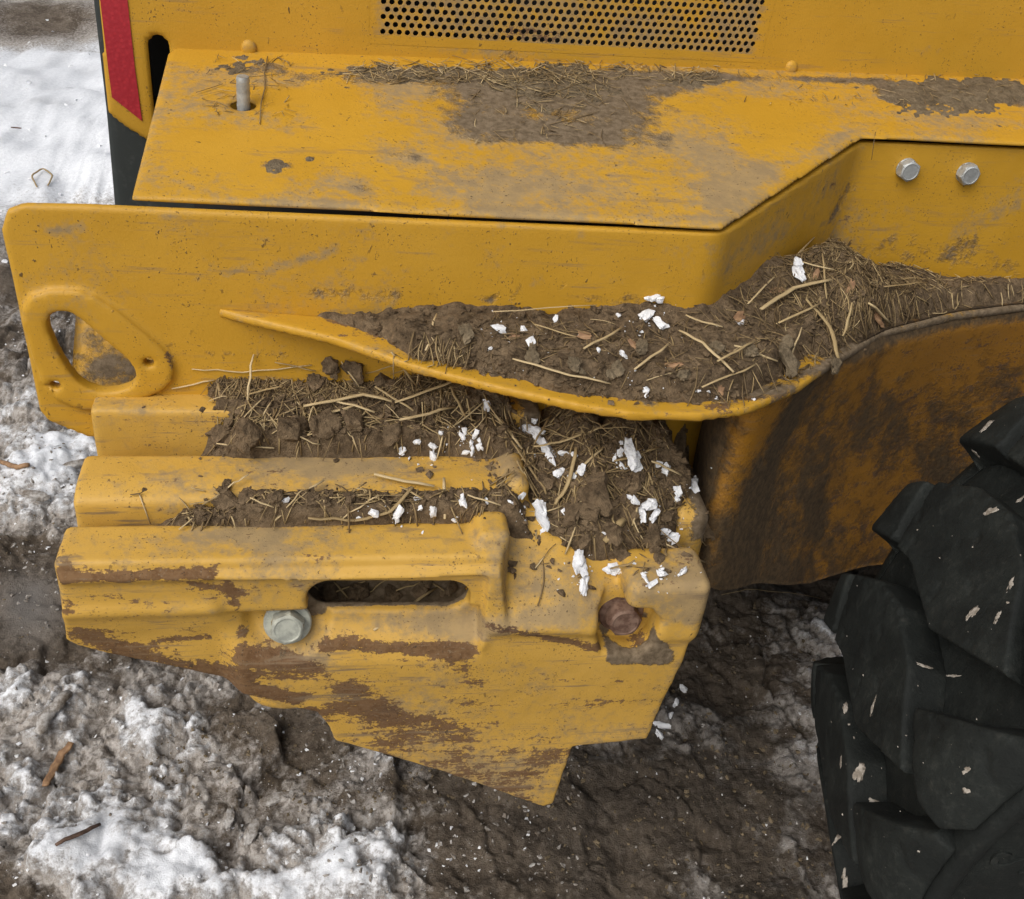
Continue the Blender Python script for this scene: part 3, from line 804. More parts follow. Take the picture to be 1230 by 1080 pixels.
# rim is the wheel itself
rimp = [(.10, .0), (.10, .12), (.13, .16), (.12, .27), (.20, .285), (.215, .33), (.225, .335), (.20, .30), (-.20, .30), (-.225, .335), (-.21, .30), (-.1, .28), (-.1, 0)]
V, F = lathe(rimp, 64)
wheel = bpy.data.objects.new('wheel', new_mesh('wheel', V, F, M_SHEET, {'mud': zero(V), 'dust': zero(V)+.4, 'rust': zero(V)})); COL.objects.link(wheel)
wheel.parent = ROOT; wheel.matrix_parent_inverse = PINV['wheel_loader']; wheel.matrix_local = WM
wheel.matrix_parent_inverse = PINV['wheel_loader']; wheel.matrix_basis = WM
# tread profile: q arc position -> (s, r) at the lug surface
prof_pts = np.array([(-.276, .50), (-.282, .575), (-.281, .640), (-.265, .685), (-.22, .702), (-.11, .703), (0, .702), (.11, .700), (.20, .692), (.250, .668), (.272, .632), (.277, .575), (.272, .50)])
qL = np.r_[0, np.cumsum(np.hypot(*np.diff(prof_pts, axis=0).T))]; qL -= qL[6]
def prof(q):
    s = sum(np.interp(q+k, qL, prof_pts[:, 0]) for k in (-.015, 0, .015))/3
    r = sum(np.interp(q+k, qL, prof_pts[:, 1]) for k in (-.015, 0, .015))/3
    s1 = sum(np.interp(q+k, qL, prof_pts[:, 0]) for k in (-.005, .01, .025))/3; s0 = sum(np.interp(q+k, qL, prof_pts[:, 0]) for k in (-.025, -.01, .005))/3
    r1 = sum(np.interp(q+k, qL, prof_pts[:, 1]) for k in (-.005, .01, .025))/3; r0 = sum(np.interp(q+k, qL, prof_pts[:, 1]) for k in (-.025, -.01, .005))/3
    ts_, tr = s1-s0, r1-r0; l = np.sqrt(ts_**2+tr**2)+1e-9
    return s, r, -tr/l, ts_/l                        # outward normal (ns, nr)
def lug_mesh(poly_deg_q, depth=.056, groove=None, seed=0):
    D = radians(1)*.69
    pts = [(a*D, q) for a, q in poly_deg_q]
    pa = np.array(pts); lo, hi = pa.min(0)-.02, pa.max(0)+.02
    A, Q, H, org, h = grid3((lo[0], lo[1], -depth-.012), (hi[0], hi[1], .012), (.0046, .0046, .0045))
    d2 = poly_sdf(A[:, :, 0], Q[:, :, 0], pts)[:, :, None] + -.07*np.maximum(-H, 0)
    top = H - .0010*fbm(A, Q, s=16, o=4, seed=seed) + .003*ss(.3, .6, fbm(A, Q, s=34, o=3, seed=seed+5))
    d = smax(d2+.002, top, .003); d = np.maximum(d, -(H+depth))
    if groove:
        g = line_dist(A[:, :, 0], Q[:, :, 0], [(a*D, q) for a, q in groove])[:, :, None]
        d = smax(d, -np.sqrt((g/.011)**2+((H+.0)/.022)**2)*.011+.011, .004)
    V, F = surface_nets(d, org, h)
    s, r, ns, nr = prof(V[:, 1])
    ang = V[:, 0]/.69; rr = r+nr*V[:, 2]; sv = s+ns*V[:, 2]
    return np.c_[rr*np.cos(ang), -sv, rr*np.sin(ang)], F
FAR = [(1.2, -.34), (0, -.265), (-5, -.19), (-9.6, -.116), (-11.5, -.04), (-10.5, .06), (-4.4, .18), (2.3, .035), (1.9, -.09), (4.0, -.17), (7.9, -.255), (8.8, -.34)]
NEAR = [(7.2, .115), (-2.0, .235), (-4.0, .26), (-3.5, .292), (9, .292), (12.0, .26), (12.0, .22)]
lug_f = new_mesh('tread_lug', *lug_mesh(FAR, groove=[(9, -.12), (-8, -.215), (-12, -.24)], seed=1), M_RUB)
lug_n = new_mesh('tread_lug', *lug_mesh(NEAR, seed=2), M_RUB)
NL = 22
for k in range(NL):
    a = radians(159+k*360/NL)
    for me in (lug_f, lug_n):
        o = bpy.data.objects.new('tread_lug', me); COL.objects.link(o); o.parent = wheel
        o.matrix_basis = Matrix.Rotation(-a, 4, 'Y')
cp = []
for q in np.linspace(-.345, .345, 41):
    s, r, ns, nr = [float(v) for v in prof(np.array(q))]
    cp.append((s-ns*.054, r-nr*.054))
side = [(.250, .618), (.262, .606), (.264, .58), (.264, .53), (.262, .46), (.25, .40), (.235, .355), (.225, .335), (.18, .335)]
cpl = [(-s, r) for s, r in side][::-1] + [c for c in cp if c[1] > .622] + side
V, F = lathe(cpl, 180)
V = np.array(V)
tyre = wchild('tyre', V, F, M_RUB, wheel)
# shoulder rib and raised letter on the near sidewall
V, F = lathe([(.240, .637), (.268, .635), (.275, .629), (.275, .617), (.268, .610), (.25, .606)], 180)
wchild('sidewall_rib', V, F, M_RUB, wheel)
V, F = lathe([(-.235, .622), (-.252, .632), (-.270, .629), (-.281, .616), (-.284, .600), (-.272, .56), (-.24, .55)], 180)
wchild('shoulder_band', V, F, M_RUB, wheel)
def letter(ch, ang, r, size, hollow=True):
    cu = bpy.data.curves.new('letter', 'FONT'); cu.body = ch; cu.size = size; cu.extrude = .0022; cu.bevel_depth = .0008; cu.align_x = 'CENTER'; cu.align_y = 'CENTER'
    tmp = bpy.data.objects.new('letter', cu); COL.objects.link(tmp)
    dg = bpy.context.evaluated_depsgraph_get(); me = bpy.data.meshes.new_from_object(tmp.evaluated_get(dg)); 
    bpy.data.objects.remove(tmp); me.materials.clear(); me.materials.append(M_RUB)
    o = bpy.data.objects.new('raised_letter', me); COL.objects.link(o); o.parent = wheel
    u = Vector((-cos(ang), 0, -sin(ang)))                  # up of the letter points to the axle
    n = Vector((0, -1, 0)); rt = u.cross(n)
    c = Vector((r*cos(ang), -.2640, r*sin(ang)))
    o.matrix_basis = Matrix(((rt.x, u.x, n.x, c.x), (rt.y, u.y, n.y, c.y), (rt.z, u.z, n.z, c.z), (0, 0, 0, 1)))
letter('S', radians(171.3), .572, .075)
for n_k in ('wheel',): pass

bpy.context.view_layer.update()
def world_reg(o, key):
    mw = np.array(o.matrix_world); me = o.data
    v = np.empty(len(me.vertices)*3); me.vertices.foreach_get('co', v); v = v.reshape(-1, 3) @ mw[:3, :3].T + mw[:3, 3]
    REG[key] = (v, [list(p.vertices) for p in me.polygons])
lk = []
for o in wheel.children:
    if o.name.startswith('tread_lug') or o.name.startswith('tyre'):
        world_reg(o, 'w_'+o.name); lk.append('w_'+o.name)

# ================================================================== DIRT LAYERS ON THE PAINT
BVS = {k: BV([k]) for k in ('fender_plate', 'deck_plate', 'mudguard_shelf', 'wheel_arch_liner', 'hood', 'counterweight')}
def dab(V, bv, strokes, base):
    """strokes: (x0,y0,x1,y1,width_px,amount): stains that sit on the surface as ribbons with ragged edges"""
    a = np.array(base, np.float32)
    for (x0, y0, x1, y1, wpx, am) in strokes:
        n = max(2, int(hypot(x1-x0, y1-y0)/25)+1); pts = []
        for i in range(n):
            t = i/(n-1); h_ = bv.hit(x0+(x1-x0)*t, y0+(y1-y0)*t)
            if h_ is not None: pts.append(h_[0])
        if not pts: continue
        wm = wpx*np.linalg.norm(pts[0]-CAM)/FPX
        d = np.full(len(V), 1e9)
        if len(pts) == 1: d = np.linalg.norm(V-pts[0], axis=1)
        for p, q in zip(pts[:-1], pts[1:]):
            e = q-p; t = np.clip(((V-p)@e)/(e@e+1e-12), 0, 1)
            d = np.minimum(d, np.linalg.norm(V-p-t[:, None]*e, axis=1))
        a = a + am*np.exp(-(d/wm)**2*.7)
    return a
def setattrs(o, **kw):
    for k, a in kw.items():
        at = o.data.attributes.get(k) or o.data.attributes.new(k, 'FLOAT', 'POINT')
        at.data.foreach_set('value', np.asarray(a, np.float32))

V = Vcast; fn = fbm(V[:, 0], V[:, 1], V[:, 2], s=7, o=4, seed=1)
g = np.zeros(len(V))
rust = dab(V, BVS['counterweight'], [
    (72, 694, 255, 690, 6, .75), (80, 730, 84, 775, 11, .55), (95, 762, 150, 780, 16, .7), (150, 785, 290, 815, 15, .65), (200, 805, 360, 838, 8, .6), (290, 785, 380, 800, 9, .6), (275, 700, 292, 760, 6, .55),
    (390, 775, 560, 782, 10, .75), (540, 790, 570, 815, 10, .4), (590, 752, 720, 778, 7, .8), (420, 830, 470, 850, 16, .45), (395, 850, 560, 880, 15, .42), (400, 890, 660, 970, 10, .6),
    (560, 860, 650, 900, 30, .2), (180, 690, 210, 760, 8, .1), (185, 770, 250, 765, 5, .6), (230, 700, 290, 712, 4, .5), (640, 820, 740, 850, 25, .12), (790, 880, 820, 800, 10, .35), (130, 745, 220, 745, 6, .15),
    (320, 830, 395, 862, 6, .45), (200, 785, 330, 812, 18, .25), (640, 925, 690, 900, 14, .4), (300, 655, 420, 678, 5, .25), (735, 735, 790, 790, 14, .5), (75, 650, 78, 700, 8, .4), (600, 625, 596, 690, 5, .2), (110, 715, 270, 720, 12, .15), (300, 790, 420, 830, 22, .15), (440, 880, 600, 940, 25, .25), (600, 770, 780, 860, 60, .05)], .10+.24*fn+.09*ss(1.03, 1.0, V[:, 1])*ss(.60, .52, V[:, 2]))
dust = dab(V, BVS['counterweight'], [
    (560, 760, 680, 740, 12, .7), (450, 745, 575, 755, 14, .6), (610, 650, 700, 720, 38, .5), (240, 640, 330, 640, 16, .45), (290, 640, 340, 665, 12, .4), (130, 480, 230, 500, 14, .35), (380, 560, 460, 560, 16, .55),
    (780, 700, 850, 700, 40, .6), (830, 740, 850, 700, 22, .5), (600, 700, 720, 740, 26, .25), (320, 790, 380, 790, 16, .5), (600, 530, 620, 580, 14, .4), (520, 850, 750, 880, 60, .28), (300, 560, 600, 560, 30, .25), (330, 690, 560, 735, 20, .2), (100, 650, 600, 650, 20, .15), (110, 570, 250, 590, 18, .15), (420, 900, 650, 950, 40, .25), (600, 800, 800, 800, 30, .15)], .14+.55*fn)
mud = dab(V, BVS['counterweight'], [(610, 630, 720, 730, 20, .1), (250, 470, 300, 490, 18, .5), (420, 540, 600, 545, 12, .4), (330, 690, 350, 690, 4, .1), (725, 755, 740, 785, 10, .7), (740, 790, 800, 792, 12, .75), (725, 740, 775, 738, 7, .6), (785, 760, 795, 780, 9, .7), (780, 780, 825, 790, 14, .65), (370, 715, 560, 720, 6, .25), (340, 785, 380, 782, 8, .3), (840, 600, 845, 630, 22, .6), (700, 750, 720, 745, 10, .3)], .04+.22*fn)
mud = mud + .9*ss(1.022, 1.036, V[:, 1])*ss(-.09, -.07, V[:, 0])*ss(.2, .18, V[:, 0])*ss(.55, .56, V[:, 2])*ss(.70, .69, V[:, 2])*ss(1.098, 1.094, V[:, 1])
mud = mud + .5*ss(.52, .56, V[:, 0]+.5*(V[:, 1]-1.13))*ss(.4, .5, V[:, 2]) + .9*ss(1.20, 1.24, V[:, 1])*ss(.24, .30, V[:, 0])
setattrs(counterweight, rust=rust, dust=dust, mud=mud)

V = Vp; fn = fbm(V[:, 0], V[:, 1], V[:, 2], s=8, o=4, seed=5)
setattrs(fender_plate,
    rust=dab(V, BVS['fender_plate'], [(62, 372, 66, 400, 4, .6), (66, 400, 92, 452, 4, .55), (40, 380, 45, 420, 5, .4), (50, 440, 100, 490, 3, .5), (203, 405, 206, 440, 6, .5), (5, 290, 45, 490, 3, .4), (180, 400, 200, 425, 4, .4), (1000, 220, 1020, 270, 9, .45)], -.12+.08*fn),
    dust=dab(V, BVS['fender_plate'], [(270, 330, 300, 318, 5, .55), (320, 325, 400, 300, 5, .5), (640, 340, 700, 280, 10, .35), (700, 330, 840, 300, 20, .2), (1150, 280, 1220, 240, 14, .4), (60, 278, 100, 272, 5, .5), (190, 262, 210, 258, 3, .4), (950, 330, 1010, 280, 25, .35), (880, 300, 1000, 230, 30, .2), (200, 245, 860, 276, 5, .25), (230, 340, 260, 320, 4, .4), (860, 330, 940, 280, 20, .3)], .04+.40*fn),
    mud=dab(V, BVS['fender_plate'], [(380, 352, 620, 362, 9, .35), (620, 350, 630, 340, 9, .45), (700, 358, 860, 380, 12, .45), (780, 300, 795, 298, 7, .45), (900, 360, 1000, 290, 12, .4), (1000, 260, 1020, 225, 11, .55), (1040, 300, 1230, 330, 14, .35), (1170, 290, 1150, 300, 14, .3), (205, 415, 205, 440, 8, .5), (250, 425, 550, 430, 9, .35), (940, 300, 970, 260, 10, .25), (690, 330, 670, 350, 4, .5), (760, 350, 800, 345, 12, .3), (1080, 280, 1220, 310, 16, .2), (590, 360, 600, 350, 5, .4)], -.03+.20*fn))
V = Vdeck; fn = fbm(V[:, 0], V[:, 1], V[:, 2], s=7, o=5, seed=7)
setattrs(deck_plate,
    rust=-.2+.08*fn,
    dust=dab(V, BVS['deck_plate'], [(240, 90, 480, 100, 24, .4), (450, 120, 560, 160, 30, .3), (520, 210, 860, 240, 30, .22), (740, 150, 860, 200, 50, .3), (860, 240, 1020, 160, 14, .35), (400, 220, 600, 240, 14, .35), (300, 140, 420, 150, 30, .15), (470, 190, 500, 190, 12, .4), (600, 180, 720, 190, 40, .3), (1060, 140, 1230, 150, 12, .3), (260, 240, 860, 265, 8, .3), (500, 100, 850, 150, 40, .25), (600, 215, 1000, 190, 40, .1)], .22+.85*fn),
    mud=dab(V, BVS['deck_plate'], [(380, 95, 560, 90, 16, .34), (590, 110, 740, 105, 34, .62), (570, 150, 720, 165, 28, .5), (740, 130, 790, 170, 26, .28), (560, 90, 860, 92, 12, .5), (800, 110, 830, 105, 12, .4), (1070, 110, 1230, 120, 17, .8), (1100, 130, 1140, 135, 10, .4), (320, 198, 345, 200, 9, .7), (372, 190, 374, 190, 6, .6), (430, 225, 470, 228, 7, .4), (240, 85, 330, 85, 14, .38), (320, 80, 360, 100, 14, .3), (960, 95, 1060, 100, 8, .3), (470, 188, 500, 190, 8, .35), (560, 125, 770, 130, 60, .42), (600, 160, 720, 165, 36, .22), (380, 90, 880, 96, 16, .3), (860, 92, 1070, 98, 8, .45), (420, 150, 520, 200, 14, .12), (760, 200, 860, 230, 20, .12)], .03+.22*fn))
V = Vhood; fn = fbm(V[:, 0], V[:, 1], V[:, 2], s=6, o=4, seed=9)
setattrs(hood, rust=-.2+0*fn,
    dust=dab(V, BVS['hood'], [(460, 55, 900, 70, 9, .35), (590, 62, 640, 55, 16, .4), (1100, 60, 1170, 64, 8, .4)], -.22+.25*fn),
    mud=dab(V, BVS['hood'], [(205, 60, 1230, 98, 5, .2), (600, 62, 640, 72, 12, .5), (1135, 18, 1150, 24, 7, .5), (1120, 50, 1130, 45, 3, .4), (165, 22, 190, 34, 2, .5)], -.15+.1*fn))
V = Vfl; fn = fbm(V[:, 0], V[:, 1], V[:, 2], s=9, o=4, seed=11)
setattrs(mudguard_shelf,
    rust=dab(V, BVS['mudguard_shelf'], [(380, 375, 560, 435, 14, .5), (560, 440, 760, 480, 9, .42), (850, 490, 980, 460, 8, .5)], .10+.2*fn),
    dust=dab(V, BVS['mudguard_shelf'], [(290, 368, 360, 366, 10, .2), (420, 410, 800, 490, 8, .15)], .12+.3*fn),
    mud=dab(V, BVS['mudguard_shelf'], [(380, 372, 480, 400, 14, .45), (500, 410, 700, 465, 12, .35), (780, 480, 950, 465, 14, .5), (960, 450, 1230, 372, 10, .55), (330, 362, 420, 380, 7, .3), (540, 430, 780, 485, 6, .2)], .10+.25*fn+.6*ss(.66, .80, V[:, 0])))
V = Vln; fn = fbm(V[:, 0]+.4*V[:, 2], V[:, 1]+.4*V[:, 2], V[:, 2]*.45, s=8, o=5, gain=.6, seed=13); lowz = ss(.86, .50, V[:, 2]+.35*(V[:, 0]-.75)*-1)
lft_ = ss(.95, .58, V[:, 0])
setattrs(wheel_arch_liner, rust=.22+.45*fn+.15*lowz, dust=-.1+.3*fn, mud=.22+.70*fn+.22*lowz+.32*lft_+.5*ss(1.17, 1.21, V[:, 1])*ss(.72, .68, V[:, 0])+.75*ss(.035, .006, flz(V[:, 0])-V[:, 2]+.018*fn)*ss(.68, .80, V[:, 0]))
V = REG['stay_plate'][0]; fn = fbm(V[:, 0], V[:, 1], V[:, 2], s=14, o=4, seed=15)
bst = BV(['fender_plate', 'stay_plate'])
setattrs(stay, rust=.0+.2*fn, dust=.35+.4*fn, mud=dab(V, bst, [(115, 440, 155, 445, 20, .7), (110, 400, 120, 410, 8, .4)], .1+.3*fn))
V = REG['grille'][0]; fn = fbm(V[:, 0], V[:, 1], V[:, 2], s=9, o=4, seed=16)
gs = np.exp(-(((V[:, 0]-.29)/.085)**2+((V[:, 2]-1.185)/.028)**2))
setattrs(grille_o, rust=-.05+.2*fn+.45*gs, dust=np.where((V[:, 0] > GX0+.001) & (V[:, 0] < GX1+.003) & (V[:, 2] > GZ0+.001), .42+.4*fn, -.1+.3*fn), mud=-.2+.25*fn+.45*gs)
for o in ROOT.children_recursive:
    if o.type == 'MESH' and o.data.materials and o.data.materials[0] in (M_SHEET, M_CAST, M_LINER):
        for k in ('mud', 'dust', 'rust'):
            if o.data.attributes.get(k) is None: setattrs(o, **{k: np.zeros(len(o.data.vertices))})

# ================================================================== MUD PILES (height fields lying on the steel)
def heightfield(name, x0, x1, y0, y1, h, fn, floor, mat, label):
    xs, ys = np.arange(x0, x1, h), np.arange(y0, y1, h)
    X, Y = np.meshgrid(xs, ys, indexing='ij'); Z, keep = fn(X, Y)
    i = np.arange(X.size).reshape(X.shape)
    q = np.stack([i[:-1, :-1], i[1:, :-1], i[1:, 1:], i[:-1, 1:]], -1).reshape(-1, 4)
    k = (keep[:-1, :-1] | keep[1:, 1:]).reshape(-1)
    q = q[k]; used = np.unique(q); mp = -np.ones(X.size, int); mp[used] = np.arange(len(used))
    V = np.stack([X, Y, Z], -1).reshape(-1, 3)[used]
    o = put(name, V, mp[q], mat); tag(o, label, 'mud', kind='stuff'); return o
def clods(X, Y, s, seed):                                   # rounded clods with dark gaps
    wx = X+.012*fbm(X, Y, s=30, o=2, seed=seed); wy = Y+.012*fbm(X, Y, s=30, o=2, seed=seed+1)
    gx_, gy_ = np.floor(wx*s), np.floor(wy*s); best = np.full(X.shape, 9.0)
    for a in (-1, 0, 1):
        for b in (-1, 0, 1):
            cx, cy = gx_+a, gy_+b
            jx = cx+.5+.42*_hash((cx+900).astype(np.int64), (cy+900).astype(np.int64), np.full(X.shape, seed+1, np.int64))
            jy = cy+.5+.42*_hash((cx+300).astype(np.int64), (cy+700).astype(np.int64), np.full(X.shape, seed+2, np.int64))
            best = np.minimum(best, np.hypot(wx*s-jx, wy*s-jy))
    return np.sqrt(np.clip(1-best**2*1.1, 0, 1))
def block_mud(X, Y):
    n1 = fbm(X, Y, s=14, o=5, gain=.55, seed=21); n2 = fbm(X, Y, s=60, o=4, seed=22)
    cl = clods(X, Y, 26, 3); cl2 = clods(X, Y, 55, 5)
    rough_ = .006*n1+.004*n2
    H = np.full(X.shape, .60)
    # bank on rib 1 against the plate
    m1 = ss(-.24, -.15, X+.035*n1+.25*(1.30-Y))
    bank = .770+.022*m1+.40*np.clip(Y-1.245, 0, 1)*m1 - .17*(1-m1) + .012*cl*m1*ss(.02, .12, X) + rough_
    # groove 1
    m2 = ss(-.235, -.13, X+.03*n1)
    gr1 = .655+.093*m2+.030*cl*ss(-.19, -.12, X)*ss(-.05, -.16, -np.abs(X))*0 + .036*cl*ss(-.2, -.1, X) + rough_*1.5
    # groove 2
    m3 = ss(-.33, -.16, X+.03*n1)
    gr2 = .655+.062*m3+.026*cl*ss(-.16, -.08, X)+.006*cl2*m3 + rough_*1.3
    rb2 = .70+.018*ss(-.2, -.1, X)+.020*ss(.05, .2, X+.05*n1)+.008*n1
    wy = Y + .006*n1
    H = gr2*ss(1.062, 1.072, wy)*(1-ss(1.100, 1.112, wy)) + rb2*ss(1.100, 1.112, wy)*(1-ss(1.176, 1.192, wy)) + gr1*ss(1.176, 1.192, wy)*(1-ss(1.228, 1.243, wy)) + bank*ss(1.228, 1.243, wy) + .66*(1-ss(1.062, 1.072, wy))
    # the pit at the right
    pit = .700+.045*ss(1.10, 1.22, Y)-.050*ss(.30, .47, X)*ss(1.20, 1.06, Y)-.028*ss(1.13, 1.05, Y) + .038*cl*ss(.30, .36, X)*ss(.50, .42, X)+.012*cl2+rough_*1.6 - .12*ss(.505, .56, X+.06*n1+.02*n2)
    pit = pit - .10*ss(1.07, 1.03, Y-.05*(X-.3)+.004*n1)
    mp_ = ss(.235, .275, X+.012*n1)
    H = H*(1-mp_)+pit*mp_
    keep = (H > .605) & (X < .58) & (Y > 1.03)
    return H, keep
mud_b = heightfield('mud_in_grooves', -.30, .58, 1.02, 1.30, .0030, block_mud, 0, M_MUD, 'brown caked mud filling the step grooves and the pit of the counterweight')
def deck_edge(X, Y): return line_dist(X, Y, FLE)
def shelf_mud(X, Y):
    n1 = fbm(X, Y, s=13, o=5, gain=.55, seed=31); n2 = fbm(X, Y, s=60, o=4, seed=32); cl = clods(X, Y, 30, 8); cl2 = clods(X, Y, 62, 9)
    de = line_dist(X, Y, FLE); inside = poly_sdf(X, Y, FLP) < .006+.006*ss(.70, .84, X)
    dp = line_dist(X, Y, [(a, b) for a, b in PATH])
    spill = ss(.66, .76, X+.03*n1)
    rim = ss(.010, .050, de+.012*n1-.012*ss(.55, .75, X))*(1-spill)+spill*ss(-.004, .040, -poly_sdf(X, Y, FLP)+.014*n1)
    lft = ss(-.07, .12, X+.05*n1)
    thick = (.006+.012*lft)*rim + lft*rim*(.016*cl+.007*cl2) + .008*n1*rim+.003*n2
    heap = np.exp(-(((X-.76)/.13)**2+((Y-1.44)/.10)**2))
    thick = thick + .050*heap*rim + .018*heap*cl + .025*np.exp(-(dp/.035)**2)*lft*rim*ss(.25, .5, X)*ss(.92, .8, X) - .006*ss(.85, .95, X)
    thick = thick - .014*(1-rim) - .012*(1-lft)
    return flz(X)+thick-.003, inside & (thick > -.008)
mud_s = heightfield('mud_on_shelf', -.10, 1.75, 1.06, 1.60, .0038, shelf_mud, 0, M_MUD, 'brown mud and chaff heaped on the curved mudguard shelf')
def deck_mud(X, Y):
    px_, py_ = [], []
    th = np.zeros(X.shape)
    B = BVS['deck_plate']
    for (a, b, rx, ry, am) in ((660, 98, 90, 26, .95), (640, 130, 50, 22, .62), (830, 98, 40, 10, .8), (1160, 112, 90, 20, 1.3), (1110, 130, 30, 12, .8), (480, 88, 90, 12, .8), (290, 84, 40, 12, .6), (333, 198, 13, 9, 1.1), (372, 190, 7, 6, 1)):
        c = on_plane(a, b, (0, 1.3, 1.066), (0, -.16, 1)); ex = on_plane(a+rx, b, (0, 1.3, 1.066), (0, -.16, 1))-c; ey = on_plane(a, b+ry, (0, 1.3, 1.066), (0, -.16, 1))-c
        A = np.linalg.inv(np.array([[ex[0], ey[0]], [ex[1], ey[1]]]))
        u = A[0, 0]*(X-c[0])+A[0, 1]*(Y-c[1]); v = A[1, 0]*(X-c[0])+A[1, 1]*(Y-c[1])
        th = np.maximum(th, am*np.exp(-(u*u+v*v)*.8))
    n1 = fbm(X, Y, s=22, o=5, gain=.6, seed=41); n2 = fbm(X, Y, s=90, o=3, seed=42)
    t = th-.50+.55*n1+.35*n2
    thick = .006*np.clip(t, -.3, .9)
    inside = poly_sdf(X, Y, DECK) < -.006
    inside &= (Y < hoodY(X)-.003)
    return deck_z(Y)+.0036+np.maximum(thick, -.002), inside & (t > -.06)
mud_d = heightfield('dried_mud_on_deck', -.24, 1.6, 1.31, 1.84, .0042, deck_mud, 0, M_MUDL, 'thin dry grey brown mud crust on the sloping deck below the grille')

# ================================================================== STRAW, SNOW, CLODS
BT = BV(['fender_plate', 'deck_plate', 'mudguard_shelf', 'wheel_arch_liner', 'hood', 'counterweight', 'mud_in_grooves', 'mud_on_shelf', 'dried_mud_on_deck', 'ground']+lk)
BH = BV(['deck_plate', 'mudguard_shelf', 'counterweight', 'mud_in_grooves', 'mud_on_shelf', 'dried_mud_on_deck'])
def stalk_geo(pts, r, flat=.6, sides=5):
    pts = np.array(pts); n = len(pts); V, F = [], []
    for i in range(n):
        t = pts[min(i+1, n-1)]-pts[max(i-1, 0)]; t = t/(np.linalg.norm(t)+1e-9)
        a = np.cross(t, (0, 0, 1.0)); a = a/(np.linalg.norm(a)+1e-9) if np.linalg.norm(a) > 1e-3 else np.array((1.0, 0, 0)); b = np.cross(a, t)
        rr = r*(1-.25*abs(2*i/(n-1)-1)**3)
        for k in range(sides):
            c = 2*pi*k/sides; V.append(pts[i]+a*rr*cos(c)+b*rr*flat*sin(c))
    for i in range(n-1):
        for k in range(sides):
            k2 = (k+1) % sides; F.append((i*sides+k, i*sides+k2, (i+1)*sides+k2, (i+1)*sides+k))
    F.append(tuple(range(sides))[::-1]); F.append(tuple((n-1)*sides+k for k in range(sides)))
    return V, F
def loose_straw(name, regions, label, hmin=None):
    V, F, T = [], [], []
    for (n, sampler, lmin, lmax, rmin, rmax, tmean) in regions:
        for _ in range(n):
            p = sampler()
            if p is None: continue
            L = random.uniform(lmin, lmax)*(1 if random.random() < .85 else 1.8); r = random.uniform(rmin, rmax)
            a = random.uniform(0, pi); d = np.array((cos(a), sin(a), 0))
            p0 = p-d*L/2; p1 = p+d*L/2
            h0, h1 = BH.down(p0[0], p0[1], p[2]+.06), BH.down(p1[0], p1[1], p[2]+.06)
            z0 = h0[0][2] if h0 is not None else p[2]-.01; z1 = h1[0][2] if h1 is not None else p[2]-.01
            z0 = max(z0, p[2]-.03); z1 = max(z1, p[2]-.03)
            p0[2] = z0+r*.6+random.uniform(-.002, .006); p1[2] = z1+r*.6+random.uniform(-.002, .006)
            m = (p0+p1)/2; m[2] = max(m[2], p[2]+r*.5); m += np.array((-d[1], d[0], 0))*random.uniform(-.12, .12)*L
            v, f = stalk_geo([p0, p0*.25+m*.75+0*p1 if False else (p0+m)/2+.15*(m-(p0+p1)/2), m, (p1+m)/2+.15*(m-(p0+p1)/2), p1], r, random.uniform(.3, .8), 4)
            b = len(V); V += v; F += [tuple(i+b for i in q) for q in f]; T += [min(1, max(0, random.gauss(tmean, .22)))]*len(v)
    o = put(name, V, F, M_STRAW, attrs={'tone': np.array(T)}, smooth=True, reg=False); tag(o, label, 'straw', kind='stuff'); return o
def samp(x0, x1, y0, y1, keys, cond=None):
    def f():
        for _ in range(30):
            x, y = random.uniform(x0, x1), random.uniform(y0, y1)
            if cond and not cond(x, y): continue
            h = BH.down(x, y)
            if h is not None: return h[0]
        return None
    return f
infl = lambda x, y: float(poly_sdf(np.array([x]), np.array([y]), FLP)[0]) < -.012 - .02*(x < .5)
inheap = lambda x, y: infl(x, y) and random.random() < exp(-(((x-.78)/.16)**2+((y-1.42)/.12)**2))
BM = BV(['mud_in_grooves', 'mud_on_shelf', 'dried_mud_on_deck'])
def on_mud(p):
    h = BM.down(p[0], p[1], p[2]+.01); return h is not None and abs(h[0][2]-p[2]) < .004
def pxs(x0, x1, y0, y1, stray=.06):
    def f():
        for _ in range(12):
            h = BT.hit(random.uniform(x0, x1), random.uniform(y0, y1))
            if h is not None and h[1][2] > .3 and (on_mud(h[0]) or random.random() < stray): return h[0]
        return None
    return f
loose_straw('straw_on_shelf', [(800, samp(.17, 1.0, 1.08, 1.56, None, infl), .008, .035, .0004, .0012, .22), (1300, samp(.55, 1.15, 1.15, 1.58, None, inheap), .006, .035, .0004, .0015, .24),
    (250, samp(.9, 1.7, 1.45, 1.60, None, infl), .01, .03, .0006, .0015, .42)], 'chaff and broken straw mixed into the mud on the mudguard shelf')
loose_straw('straw_in_grooves', [(800, pxs(240, 560, 425, 480), .008, .035, .0004, .0012, .28), (260, pxs(240, 600, 490, 538), .010, .04, .0005, .0016, .5), (220, pxs(160, 610, 590, 628), .008, .035, .0005, .0016, .42),
    (420, pxs(600, 800, 490, 600), .010, .04, .0005, .0016, .36), (160, pxs(640, 840, 580, 700), .008, .035, .0006, .0018, .4)], 'short dry straw scattered over the mud in the counterweight grooves')
loose_straw('chaff_on_deck', [(420, pxs(420, 860, 75, 100, .5), .008, .04, .0005, .0012, .5), (260, pxs(540, 770, 90, 180), .006, .03, .0005, .001, .38), (70, pxs(250, 350, 70, 140, 1), .008, .03, .0004, .0009, .3), (130, pxs(860, 1230, 88, 130, .5), .006, .02, .0004, .001, .4)], 'fine straw chaff stuck to the dry mud on the deck')

